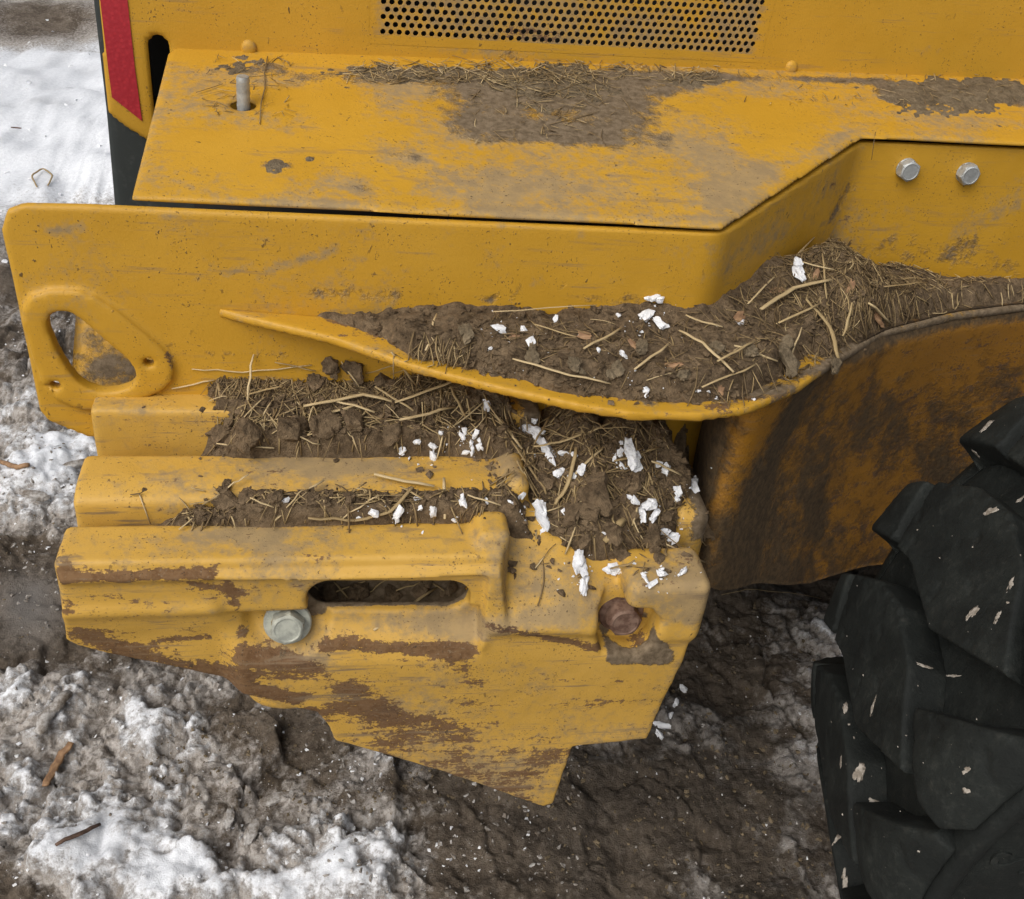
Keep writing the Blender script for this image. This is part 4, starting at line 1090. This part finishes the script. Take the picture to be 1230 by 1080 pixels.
def stalk(pxpts, r, tone, label, group=None, lift=.004, name='straw_stalk', mat=None, cat='straw', lifts=None):
    pts = []
    for i, (px, py) in enumerate(pxpts):
        h_ = BT.hit(px, py)
        if h_ is None: return None
        l_ = lift if lifts is None else lifts[i]
        pts.append(h_[0]+np.array((0, 0, 1.0))*l_+np.array((0, -1, 0))*l_*.3)
    # resample
    P = np.array(pts); t = np.linspace(0, len(P)-1, 4*(len(P)-1)+1)
    Q = np.c_[[np.interp(t, np.arange(len(P)), P[:, k]) for k in range(3)]].T
    if len(Q) > 4 and len(P) > 2:
        Q[1:-1] = (Q[:-2]+2*Q[1:-1]+Q[2:])/4
    # a stiff stalk spans hollows: never dip far under the chord
    c = np.linspace(0, 1, len(Q))[:, None]; ch = Q[0]*(1-c)+Q[-1]*c
    if len(P) == 2: Q = ch
    Q = Q + .0009*rng.normal(size=Q.shape)*(len(Q) > 2)
    v, f = stalk_geo(Q, r, random.uniform(.3, .6), 6)
    o0 = np.array(v).mean(0)
    me = new_mesh(name, np.array(v)-o0, f, mat or M_STRAW, {'tone': np.full(len(v), tone)})
    o = bpy.data.objects.new(name, me); COL.objects.link(o); o.location = o0
    tag(o, label, cat, group); return o
G1, G2, G3, G4 = 'long straw stalks on the mudguard shelf', 'long straw stalks in the upper groove', 'long straw stalks in the lower groove', 'long straw stalks over the muddy pit'
stalk([(975, 292), (895, 372)], .0017, .8, 'thin straw stalk leaning on the diagonal fender face beside the snow lump', G1, .012)
stalk([(910, 378), (950, 352), (995, 343)], .0040, .75, 'thick straw stalk at the top of the chaff heap near the tall snow lump', G1, .012)
stalk([(966, 366), (995, 398), (1004, 436)], .0038, .6, 'bent brown straw blade at the right end of the chaff heap', G1, .010)
stalk([(1042, 368), (1066, 392)], .0040, .95, 'short pale straw stub at the shelf edge right of the heap', G1, .008)
stalk([(813, 404), (850, 425), (878, 455)], .0026, .8, 'curved straw stalk on the mud at the middle of the shelf', G1, .012)
stalk([(614, 437), (670, 453), (730, 467)], .0022, .9, 'long pale straw stalk along the front rim of the shelf', G1, .010)
stalk([(590, 384), (715, 375)], .0015, .8, 'long thin straw stalk lying close to the fender plate', G1, .014)
stalk([(524, 382), (511, 426)], .0017, .95, 'short upright pale straw stalk near the narrow end of the shelf', G1, .008)
for a, b in (((985, 310), (990, 365)), ((930, 395), (980, 372)), ((860, 440), (905, 415)), ((1000, 330), (950, 318)), ((700, 425), (745, 400)), ((1020, 370), (1010, 410)), ((760, 450), (800, 420)), ((820, 385), (865, 400)), ((880, 420), (930, 440)), ((960, 400), (945, 440)), ((1060, 350), (1110, 345)), ((840, 470), (905, 445)), ((640, 395), (690, 412))):
    stalk([a, b], random.uniform(.0012, .0024), random.uniform(.5, .9), 'short dry straw piece on the muddy mudguard shelf', 'short straw pieces on the mudguard shelf', .010)
stalk([(305, 428), (297, 492)], .0016, .95, 'upright pale straw stalk standing on the top rib by the fender plate', G2, .004, lifts=(.004, .02))
stalk([(232, 448), (290, 452), (375, 444)], .0014, .8, 'long thin straw stalk along the top rib under the fender plate', G2, .008)
stalk([(208, 470), (258, 460)], .0018, .95, 'pale straw stalk at the clean left end of the top rib', G2, .005)
stalk([(262, 462), (268, 508)], .0024, .45, 'brown straw stalk hanging over the front of the top rib', G2, .004)
stalk([(262, 540), (330, 545)], .0018, .95, 'white straw stalk along the back edge of the middle rib', G2, .012)
stalk([(365, 495), (440, 480), (470, 488)], .0032, .75, 'thick straw stalk on the crumbly mud of the upper groove', G2, .012)
stalk([(475, 492), (552, 462)], .0030, .75, 'thick straw stalk pointing at the shelf end in the upper groove', G2, .014)
stalk([(480, 512), (545, 495)], .0030, .8, 'straw stalk just below the thick one pointing at the shelf end', G2, .012)
for a, b in (((400, 486), (450, 500)), ((450, 470), (500, 500)), ((380, 505), (430, 492)), ((500, 470), (470, 430)), ((420, 510), (370, 530)), ((540, 470), (560, 510)), ((350, 525), (385, 540)), ((300, 480), (340, 470)), ((505, 515), (530, 530)), ((440, 455), (490, 440)), ((520, 445), (470, 455)), ((330, 440), (380, 452)), ((410, 440), (430, 470))):
    stalk([a, b], random.uniform(.0013, .0026), random.uniform(.55, .95), 'dry straw piece among mud clods of the upper groove', 'straw pieces in the upper groove', .010)
stalk([(388, 584), (330, 630)], .0026, .8, 'thick straw stalk slanting over the clods of the lower groove', G3, .012)
stalk([(370, 627), (430, 630), (470, 620), (495, 590)], .0030, .5, 'curved brown straw stalk on the back edge of the front rib', G3, .010)
stalk([(450, 575), (520, 588)], .0032, .9, 'pale flat straw on the front edge of the middle rib', G3, .008)
stalk([(533, 580), (533, 628)], .0024, .85, 'upright straw stalk across the lower groove between snow lumps', G3, .012)
for a, b in (((275, 590), (300, 575)), ((405, 610), (440, 585)), ((480, 588), (505, 604)), ((345, 615), (365, 592)), ((560, 600), (600, 612)), ((410, 628), (455, 600)), ((300, 605), (330, 615)), ((230, 612), (270, 603))):
    stalk([a, b], random.uniform(.0012, .0024), random.uniform(.5, .95), 'dry straw piece on the mud of the lower groove', 'straw pieces in the lower groove', .010)
stalk([(690, 545), (680, 590), (664, 612)], .0030, .6, 'curved straw stalk in the middle of the muddy pit', G4, .014)
stalk([(612, 535), (640, 575), (655, 600)], .0022, .45, 'dark straw stalk along the right end of the middle rib', G4, .012)
stalk([(747, 628), (726, 655)], .0060, .62, 'stubby brown piece of stem lying in the muddy pit', G4, .010)
stalk([(675, 500), (690, 470), (720, 500)], .0022, .7, 'kinked straw stalk hanging from the shelf rim over the pit', G4, .010)
stalk([(640, 545), (680, 535), (730, 515)], .0026, .7, 'straw stalk across the back of the muddy pit', G4, .014)
for a, b in (((650, 520), (700, 540)), ((700, 505), (735, 530)), ((735, 560), (790, 545)), ((690, 575), (720, 545)), ((620, 560), (640, 600)), ((660, 505), (640, 540)), ((780, 560), (815, 575)), ((715, 520), (760, 522)), ((600, 510), (625, 545)), ((800, 660), (845, 680)), ((845, 660), (825, 640)), ((730, 690), (760, 680))):
    stalk([a, b], random.uniform(.0013, .0028), random.uniform(.4, .85), 'dry straw piece over the muddy pit at the rib ends', 'straw pieces over the muddy pit', .012)
stalk([(524, 708), (448, 758)], .0026, .75, 'lone straw stalk slanting out of the long slot in the counterweight', None, .004, lifts=(.006, .004))
for a, b in (((385, 720), (440, 700)), ((470, 715), (505, 700)), ((400, 700), (420, 722)), ((515, 700), (540, 716)), ((440, 715), (465, 698)), ((375, 705), (395, 718))):
    stalk([a, b], .0016, .6, 'straw piece inside the long slot of the counterweight', 'straw pieces in the slot', .004)
for a, b in (((322, 70), (312, 150)), ((335, 110), (300, 126)), ((660, 150), (720, 136)), ((650, 118), (700, 100))):
    stalk([a, b], .0010, .25, 'thin dark stem stuck to the dusty deck', 'thin stems on the deck', .003)
stalk([(866, 716), (905, 708), (985, 720)], .0010, .65, 'thin frayed straw fibre reaching out from the corner lobe', None, .006)

# --- irregular chips: snow lumps, clods
def hulls(n, seed, npts=14, spread=.55, small=.45):
    R_ = np.random.default_rng(seed); bm = bmesh.new()
    for i in range(n):
        sc = 1.0 if i == 0 else R_.uniform(small, .8); c = (0, 0, 0) if i == 0 else (R_.uniform(-1, 1)*spread*1.3, R_.uniform(-1, 1)*spread, R_.uniform(-.2, .3))
        p = R_.normal(size=(npts, 3)); p = p/np.linalg.norm(p, axis=1)[:, None]*R_.uniform(.72, 1, (npts, 1))*sc + c
        vs = [bm.verts.new(q) for q in p]
        r_ = bmesh.ops.convex_hull(bm, input=vs)
        bmesh.ops.delete(bm, geom=list({g for g in r_['geom_interior']+r_['geom_unused'] if isinstance(g, bmesh.types.BMVert)}), context='VERTS')
    bm.verts.index_update(); P = np.array([v.co[:] for v in bm.verts]); F = [[v.index for v in f.verts] for f in bm.faces]; bm.free()
    return P, F
def rough_hull(n, seed, amp=.22, cuts=2, npts=14):
    P, F = hulls(n, seed, npts); bm = bmesh.new()
    vs = [bm.verts.new(p) for p in P]
    for f in F: bm.faces.new([vs[i] for i in f])
    bmesh.ops.subdivide_edges(bm, edges=bm.edges[:], cuts=cuts, use_grid_fill=True)
    P = np.array([v.co[:] for v in bm.verts]); bm.verts.index_update(); F = [[v.index for v in f.verts] for f in bm.faces]; bm.free()
    P = P*(1+amp*fbm(P[:, 0], P[:, 1], P[:, 2], s=2.6, o=4, gain=.65, seed=seed)[:, None])
    return P, F
def chip_mesh(r, seed, flat, sub=2, amp=.35, mat=None):
    bm = bmesh.new(); bmesh.ops.create_icosphere(bm, subdivisions=sub, radius=1)
    P = np.array([v.co[:] for v in bm.verts]); F = [[v.index for v in f.verts] for f in bm.faces]; bm.free()
    P = P*(1+amp*fbm(P[:, 0], P[:, 1], P[:, 2], s=1.3, o=4, gain=.6, seed=seed)[:, None])
    return P*np.array((r, r*.72, r*flat)), F
def chip(name, px, py, rpx, mat, label, cat, group=None, flat=.45, seed=0, aspect=None, ang=None, sub=3, amp=.5, sink=.25):
    h_ = BT.hit(px, py)
    if h_ is None: return
    p, n = h_; r = rpx*np.dot(p-CAM, FW)/FPX
    if name == 'snow_lump':
        V, F = rough_hull(2 if rpx < 7 else (3 if rpx < 12 else 5), seed+40, .24, 2, 12); V = V*np.array((r, r*.78, r*flat*1.1))
    else:
        V, F = rough_hull(3, seed+40, .45, 2, 16); V = V*np.array((r, r*.8, r*flat))
    if aspect: V = V*np.array((aspect, 1/aspect, 1))
    n = Vector(n)+Vector((0, -.25, .35)); q = n.to_track_quat('Z', 'Y').to_matrix()
    rot = Matrix.Rotation(ang if ang is not None else random.uniform(0, 6), 3, 'Z')
    me = new_mesh(name, (np.array(q @ rot) @ V.T).T, F, mat)
    smooth_by_angle(me, 42 if name == 'snow_lump' else 24)
    o = bpy.data.objects.new(name, me); COL.objects.link(o); o.location = p+np.array(q.col[2])*r*flat*(1-sink)
    tag(o, label, cat, group); return o
SN = 'snow_lump'
GA, GB, GC, GD = 'snow lumps on the mudguard shelf', 'snow lumps in the upper groove', 'snow lumps in the lower groove', 'snow lumps in the muddy pit'
k = 0
for (px, py, r, lab, ang) in ((776, 380, 12, 'white snow lump against the fender plate, upper of the touching pair on the shelf', .6), (791, 391, 11, 'white snow lump lower of the touching pair by the fender plate', 2.4), (785, 357, 10, 'flat white snow lump above the touching pair on the fender plate', 0),
                         (598, 396, 10, 'white snow lump leftmost on the muddy shelf', 2.7), (956, 328, 14, 'tall white snow lump at the top of the chaff heap', 1.9), (888, 387, 9, 'snow lump half buried beside the chaff heap', .2),
                         (650, 622, 20, 'large white snow lump where the front rib ends', 2.0), (694, 676, 17, 'large white snow lump on the yellow slope at the pit edge, upper part', 1.5), (700, 703, 12, 'white snow lump under the large one on the yellow slope', 1.2), (584, 487, 9, 'white snow lump at the end of the upper groove under the shelf', 1.6),
                         (738, 683, 13, 'white snow lump beside the rusty bolt lobe in the pit', 0), (805, 648, 12, 'white snow lump at the right end of the pit', .5), (833, 588, 9, 'rounded white snow lump on the knob at the far right of the pit', .7)):
    k += 1; chip(SN, px, py, r, M_SNOW, lab, 'snow', seed=k, ang=ang, aspect=1.15)
for (lst, lab, grp) in (
    (((627, 398, 6), (638, 413, 8), (743, 380, 5), (748, 428, 6), (590, 418, 3), (775, 470, 6), (770, 400, 3), (718, 422, 4), (905, 480, 3), (838, 470, 3), (668, 384, 5), (860, 478, 3), (850, 470, 3)), 'small white snow lump on the muddy mudguard shelf', GA),
    (((556, 520, 6), (567, 538, 6), (572, 520, 6), (520, 548, 8), (483, 541, 6), (500, 530, 5), (575, 535, 6), (530, 520, 4), (520, 537, 6), (560, 543, 5), (492, 552, 3)), 'small white snow lump around the right half of the upper groove', GB),
    (((449, 617, 8), (478, 615, 8), (520, 613, 7), (556, 607, 7), (343, 602, 5), (500, 600, 4), (430, 622, 4), (545, 625, 4), (585, 603, 5), (505, 610, 4), (625, 594, 6), (612, 604, 4)), 'small white snow lump on the mud of the lower groove', GC),
    (((632, 514, 9), (642, 520, 9), (655, 540, 12), (648, 530, 8), (660, 548, 8), (670, 570, 8), (698, 567, 8), (688, 572, 6), (690, 548, 6), (640, 505, 5), (676, 545, 5)), 'small white snow lump behind the middle rib end', 'snow lumps at the back of the pit'),
    (((752, 550, 15), (764, 562, 10), (742, 546, 8), (745, 560, 7), (775, 607, 11), (768, 618, 9), (760, 600, 8), (785, 618, 7), (815, 590, 8), (838, 578, 5), (812, 600, 5), (681, 615, 7), (795, 692, 8), (782, 702, 7), (775, 695, 6), (820, 688, 6), (795, 640, 7), (725, 640, 3), (800, 565, 8), (790, 558, 6), (745, 535, 5), (765, 545, 5)), 'small white snow lump in the right half of the muddy pit', GD),
    (((821, 828, 6), (797, 872, 8), (790, 884, 6), (812, 845, 5), (805, 860, 5)), 'small white snow lump on the lower right edge of the counterweight', 'snow lumps on the counterweight edge')):
    for (px, py, r) in lst:
        k += 1; chip(SN, px, py, r*1.25, M_SNOW, lab, 'snow', grp, seed=k, flat=random.uniform(.35, .7), aspect=random.uniform(.9, 1.35), sub=2)
for i, (px, py, r, a_) in enumerate(((885, 383, 11, .4), (866, 470, 8, 1.2), (1052, 384, 11, 2.2), (930, 350, 9, .2), (980, 330, 8, 1.0), (700, 405, 9, .1), (810, 440, 10, .5), (618, 405, 9, 0), (1020, 345, 10, .8), (760, 415, 8, 1.9))):
    chip('leaf_scrap', px, py, r, M_LEAF, 'brown curled scrap of dead leaf on the muddy shelf', 'leaf', 'leaf scraps on the mudguard shelf', seed=400+i, flat=.22, ang=a_, aspect=1.3, sink=-.3)
# mud clods
for (lst, lab, grp, m_) in (
    (((270, 522, 20), (300, 520, 24), (345, 518, 26), (385, 512, 24), (425, 510, 20), (470, 520, 16), (500, 500, 15), (395, 440, 16), (430, 445, 18), (460, 460, 16), (380, 460, 18)), 'dark brown mud clod in the upper groove', 'mud clods in the upper groove', M_MUD),
    (((275, 608, 20), (300, 600, 16), (330, 598, 14), (375, 600, 14), (270, 590, 12), (420, 600, 12), (540, 595, 12)), 'brown mud clod in the lower groove', 'mud clods in the lower groove', M_MUD),
    (((715, 600, 30), (690, 620, 20), (760, 580, 18), (735, 640, 18), (780, 650, 18), (700, 650, 14), (650, 580, 16), (745, 665, 16), (800, 620, 14), (790, 670, 12)), 'brown mud clod in the pit at the rib ends', 'mud clods in the pit', M_MUD),
    (((395, 712, 15), (430, 708, 17), (470, 711, 15), (505, 706, 17), (540, 704, 13)), 'dark mud clod inside the long slot of the counterweight', 'mud clods in the slot', M_MUD),
    (((940, 432, 24), (900, 425, 14), (860, 420, 12), (690, 440, 14), (640, 430, 14), (740, 445, 14), (1000, 440, 14), (820, 450, 12), (560, 405, 16), (770, 420, 14)), 'brown mud clod on the mudguard shelf', 'mud clods on the shelf', M_MUDL)):
    for (px, py, r) in lst:
        k += 1; chip('mud_clod', px, py, r, m_, lab, 'mud clod', grp, seed=k, flat=.55, amp=.75, sink=.45)
# small grains
def grains(name, regions, mat, label, cat, sub=1):
    protos = [(lambda q: (q[0]*np.array((1, .78, .6)), q[1]))(hulls(1, 900+s_, 9)) for s_ in range(14)]
    V, F = [], []; b = 0
    for (n, sampler, r0, r1) in regions:
        for _ in range(n):
            p = sampler()
            if p is None: continue
            r = r0+(r1-r0)*random.random()**2.5; v, f = random.choice(protos)
            a = random.uniform(0, 6.28); R_ = np.array(Matrix.Rotation(a, 3, 'Z') @ Matrix.Rotation(random.uniform(-.6, .6), 3, 'X'))
            v = v @ R_.T*r+p+np.array((0, 0, r*.1)); V.append(v); F += [[i+b for i in q] for q in f]; b += len(v)
    o = put(name, np.concatenate(V), F, mat, reg=False, smooth=False); tag(o, label, cat, kind='stuff'); return o
def clus(px, py, s, bv=None):
    def f():
        h = (bv or BT).hit(random.gauss(px, s), random.gauss(py, s*.8)); return None if h is None else h[0]
    return f
grains('snow_grains', [(14, clus(a, b, s), .0012, .004) for a, b, s in ((650, 535, 22), (755, 552, 24), (772, 612, 20), (530, 540, 25), (690, 570, 18), (700, 690, 14), (825, 590, 12), (790, 692, 16), (480, 612, 30), (560, 525, 22), (640, 612, 16), (630, 400, 25), (775, 385, 16), (800, 640, 14))]+[(50, pxs(560, 880, 390, 480), .001, .003)], M_SNOW, 'tiny white snow grains around the snow lumps on the mud', 'snow')
grains('mud_crumbs', [(1900, pxs(170, 620, 430, 630, .02), .001, .011), (1900, pxs(600, 850, 500, 720, .03), .001, .012), (2000, pxs(420, 1050, 340, 490, .03), .001, .011), (120, pxs(520, 800, 80, 190), .001, .003)], M_MUD, 'small brown mud crumbs scattered over the caked mud', 'mud')

# ---- things on the ground
BG = BV(['ground'])
def gs_(x0, x1, y0, y1):
    def f():
        h = BG.hit(random.uniform(x0, x1), random.uniform(y0, y1)); return None if h is None else h[0]
    return f
grains('ice_crumbs', [(900, gs_(-60, 120, 330, 760), .001, .009), (450, gs_(-60, 420, 770, 1000), .001, .007), (500, gs_(380, 700, 880, 1110), .0015, .010), (150, gs_(760, 1000, 720, 1110), .0015, .007)], M_ICE, 'grey crumbs of dirty ice strewn on the trampled ground', 'ice')
grains('snow_crumbs', [(260, gs_(-60, 140, 330, 680), .0015, .008), (330, gs_(-60, 420, 790, 1100), .0015, .008), (150, gs_(380, 660, 900, 1110), .001, .008), (90, gs_(760, 1000, 740, 1110), .001, .007), (120, gs_(-60, 130, 20, 330), .004, .02)], M_SNOW, 'small white snow crumbs strewn on the ground', 'snow')
grains('soil_crumbs', [(800, gs_(180, 700, 850, 980), .0015, .008), (250, gs_(-60, 110, 330, 780), .0015, .006), (900, gs_(650, 1000, 720, 1110), .0015, .010)], M_MUDL, 'brown crumbs of frozen soil on the ground', 'soil')
def gchip(name, px, py, rpx, mat, label, cat, group=None, flat=.5, seed=0, aspect=1.0, ang=0.0, amp=.6, sink=.4):
    h_ = BG.hit(px, py)
    p, n = h_; r = rpx*np.dot(p-CAM, FW)/FPX
    V, F = chip_mesh(1, seed, 1, 4, .32); e_ = fbm(V[:, 0], V[:, 1], V[:, 2], s=4.5, o=4, gain=.6, seed=seed+3); V = V*(1+.22*e_-.10*np.abs(e_))[:, None]; V[:, 2] = np.where(V[:, 2] > .45, .45+.35*(V[:, 2]-.45), V[:, 2]); V = V*np.array((r*aspect, r*.8/aspect, r*flat))
    rot = np.array(Matrix.Rotation(ang, 3, 'Z'))
    gm = new_mesh(name, V @ rot.T, F, mat); smooth_by_angle(gm, 30); o = bpy.data.objects.new(name, gm); COL.objects.link(o); o.location = p+np.array((0, 0, r*flat*(1-sink)))
    tag(o, label, cat, group)
def gstick(pts, r, mat, label, name, cat, lift=.01, flat=.8):
    P = np.array([BG.hit(*q)[0]+np.array((0, 0, lift)) for q in pts])
    t = np.linspace(0, len(P)-1, 5*(len(P)-1)+1); Q = np.c_[[np.interp(t, np.arange(len(P)), P[:, k]) for k in range(3)]].T
    Q[1:-1] = (Q[:-2]+2*Q[1:-1]+Q[2:])/4
    Q += .12*r*rng.normal(size=Q.shape)
    v, f = stalk_geo(Q, r, flat, 7); o0 = np.array(v).mean(0)
    o = bpy.data.objects.new(name, new_mesh(name, np.array(v)-o0, f, mat, {'tone': np.full(len(v), .55)})); COL.objects.link(o); o.location = o0
    tag(o, label, cat)
gstick([(68, 1018), (95, 1006), (121, 994)], .0045, M_BARK, 'dark brown twig lying on the snow at lower left', 'twig', 'twig')
gstick([(55, 947), (70, 920), (86, 896)], .009, M_LEAF, 'orange brown wood splinter on the dirty slush', 'wood_splinter', 'wood', .010, .35)
gstick([(45, 228), (38, 214), (52, 205), (64, 214), (58, 226)], .004, M_STRAW, 'looped straw on the snow near the fender corner', 'straw_loop', 'straw', .012)
gstick([(46, 885), (62, 858), (84, 838)], .014, M_ICE, 'stick shaped grey lump of ice on the slush', 'ice_stick', 'ice', .012)
gstick([(0, 558), (22, 565), (36, 562)], .008, M_LEAF, 'rust brown twig in the snow at the left edge', 'twig', 'twig', .01)
gstick([(14, 156), (26, 157)], .004, M_BARK, 'short dark stem on the upper left snow', 'stem', 'twig', .012)
GI = 'chunks of dirty ice on the ground'
for i, (px, py, r, asp, ang) in enumerate(((275, 985, 13, 1.1, 1.6), (302, 1002, 15, 1.2, 1.3), (330, 962, 15, 1.3, .3), (42, 597, 14, 1.4, -.3), (90, 560, 12, 1.2, .4), (55, 420, 13, 1.3, .6))):
    gchip('ice_chunk', px, py, r, M_ICE, 'dirty grey ice chunk half sunk in the slush', 'ice', GI, flat=.5, seed=200+i, aspect=asp, ang=ang, sink=.6)
# dried pale splashes on the tyre
BW = BV(lk)
V, F = [], []; b = 0
for i, (px, py, r, asp, ang) in enumerate(((1048, 850, 6, 2.2, 1.5), (1015, 850, 6, 1.8, 1.4), (1168, 736, 10, 1.3, .5), (1198, 740, 6, 1.4, .9), (1185, 512, 10, 1.2, .3), (1172, 545, 6, 1, .2), (1205, 530, 4, 1, 0), (1085, 610, 4, 1.2, 1), (1130, 606, 4, 1.2, 1), (1190, 614, 8, 1.5, -.4), (1145, 812, 5, 6, -.35), (1110, 800, 5, 3, -.35), (1115, 832, 4, 1.3, 0), (1033, 925, 9, 1.2, 1.2), (1000, 945, 4, 3, 1.6), (1015, 1060, 7, 2, 1.4), (1160, 925, 5, 1.2, .2), (1160, 950, 6, 1.1, .2), (1018, 700, 4, 2.2, 1.2), (1010, 915, 7, 1.3, -.5), (1215, 700, 7, 2, 1.8), (1050, 962, 5, 1.2, 0), (1023, 797, 3, 2, 1.5), (1068, 856, 4, 1, 0), (1000, 800, 4, 2.4, 1.5), (1003, 1010, 5, 2, 1.2), (1225, 600, 6, 1.5, .2), (1085, 573, 6, 1.6, 0), (1150, 760, 2, 1, 0), (1100, 720, 2, 1, 0))):
    h_ = BW.hit(px, py)
    if h_ is None: continue
    p, n = h_; r = r*.85*np.dot(p-CAM, FW)/FPX
    if r < 4.8*.85*np.dot(p-CAM, FW)/FPX: continue
    v, f = rough_hull(5, 300+i, .5, 2, 12); v = v*np.array((r*1.35, r*1.0, r*.07))
    v = v*np.array((asp**.6, 1/asp**.4, 1))
    q = np.array(Vector(n).to_track_quat('Z', 'Y').to_matrix()); e1 = CR*cos(ang)+CU*sin(ang); e1 = e1-n*np.dot(e1, n); e1 /= np.linalg.norm(e1); e2 = np.cross(n, e1)
    V.append(v @ np.stack([e1, e2, n])+p); F += [[j+b for j in t] for t in f]; b += len(v)
o = put('dried_splashes', np.concatenate(V), F, M_SPLASH, reg=False); tag(o, 'pale dried mud splashes stuck to the black tyre lugs', 'mud', kind='stuff')

# ------------------------------------------------------------------ labels that tell alike pieces apart by their order
ORD = ('leftmost second third fourth fifth sixth seventh eighth ninth tenth eleventh twelfth thirteenth fourteenth fifteenth sixteenth seventeenth eighteenth nineteenth twentieth '
       'twenty-first twenty-second twenty-third twenty-fourth').split()
byl = {}
for o in COL.objects:
    if o.parent is None and o.get('label') and o.get('group'): byl.setdefault(o['label'], []).append(o)
for lab, os_ in byl.items():
    if len(os_) < 2: continue
    def scr(o):
        v = np.array(o.location)-CAM; return v @ CR/(v @ FW)
    for i, o in enumerate(sorted(os_, key=scr)):
        o['label'] = lab+', '+('leftmost one' if i == 0 else ORD[i]+' from the left' if i < len(ORD) else 'at the right end')

def on_tyre():
    h = BW.hit(random.uniform(985, 1235), random.uniform(470, 1085)); return None if h is None else h[0]
grains('tyre_grit', [(80, on_tyre, .0007, .0032)], M_SPLASH, 'fine pale grit stuck on the black tyre', 'grit')
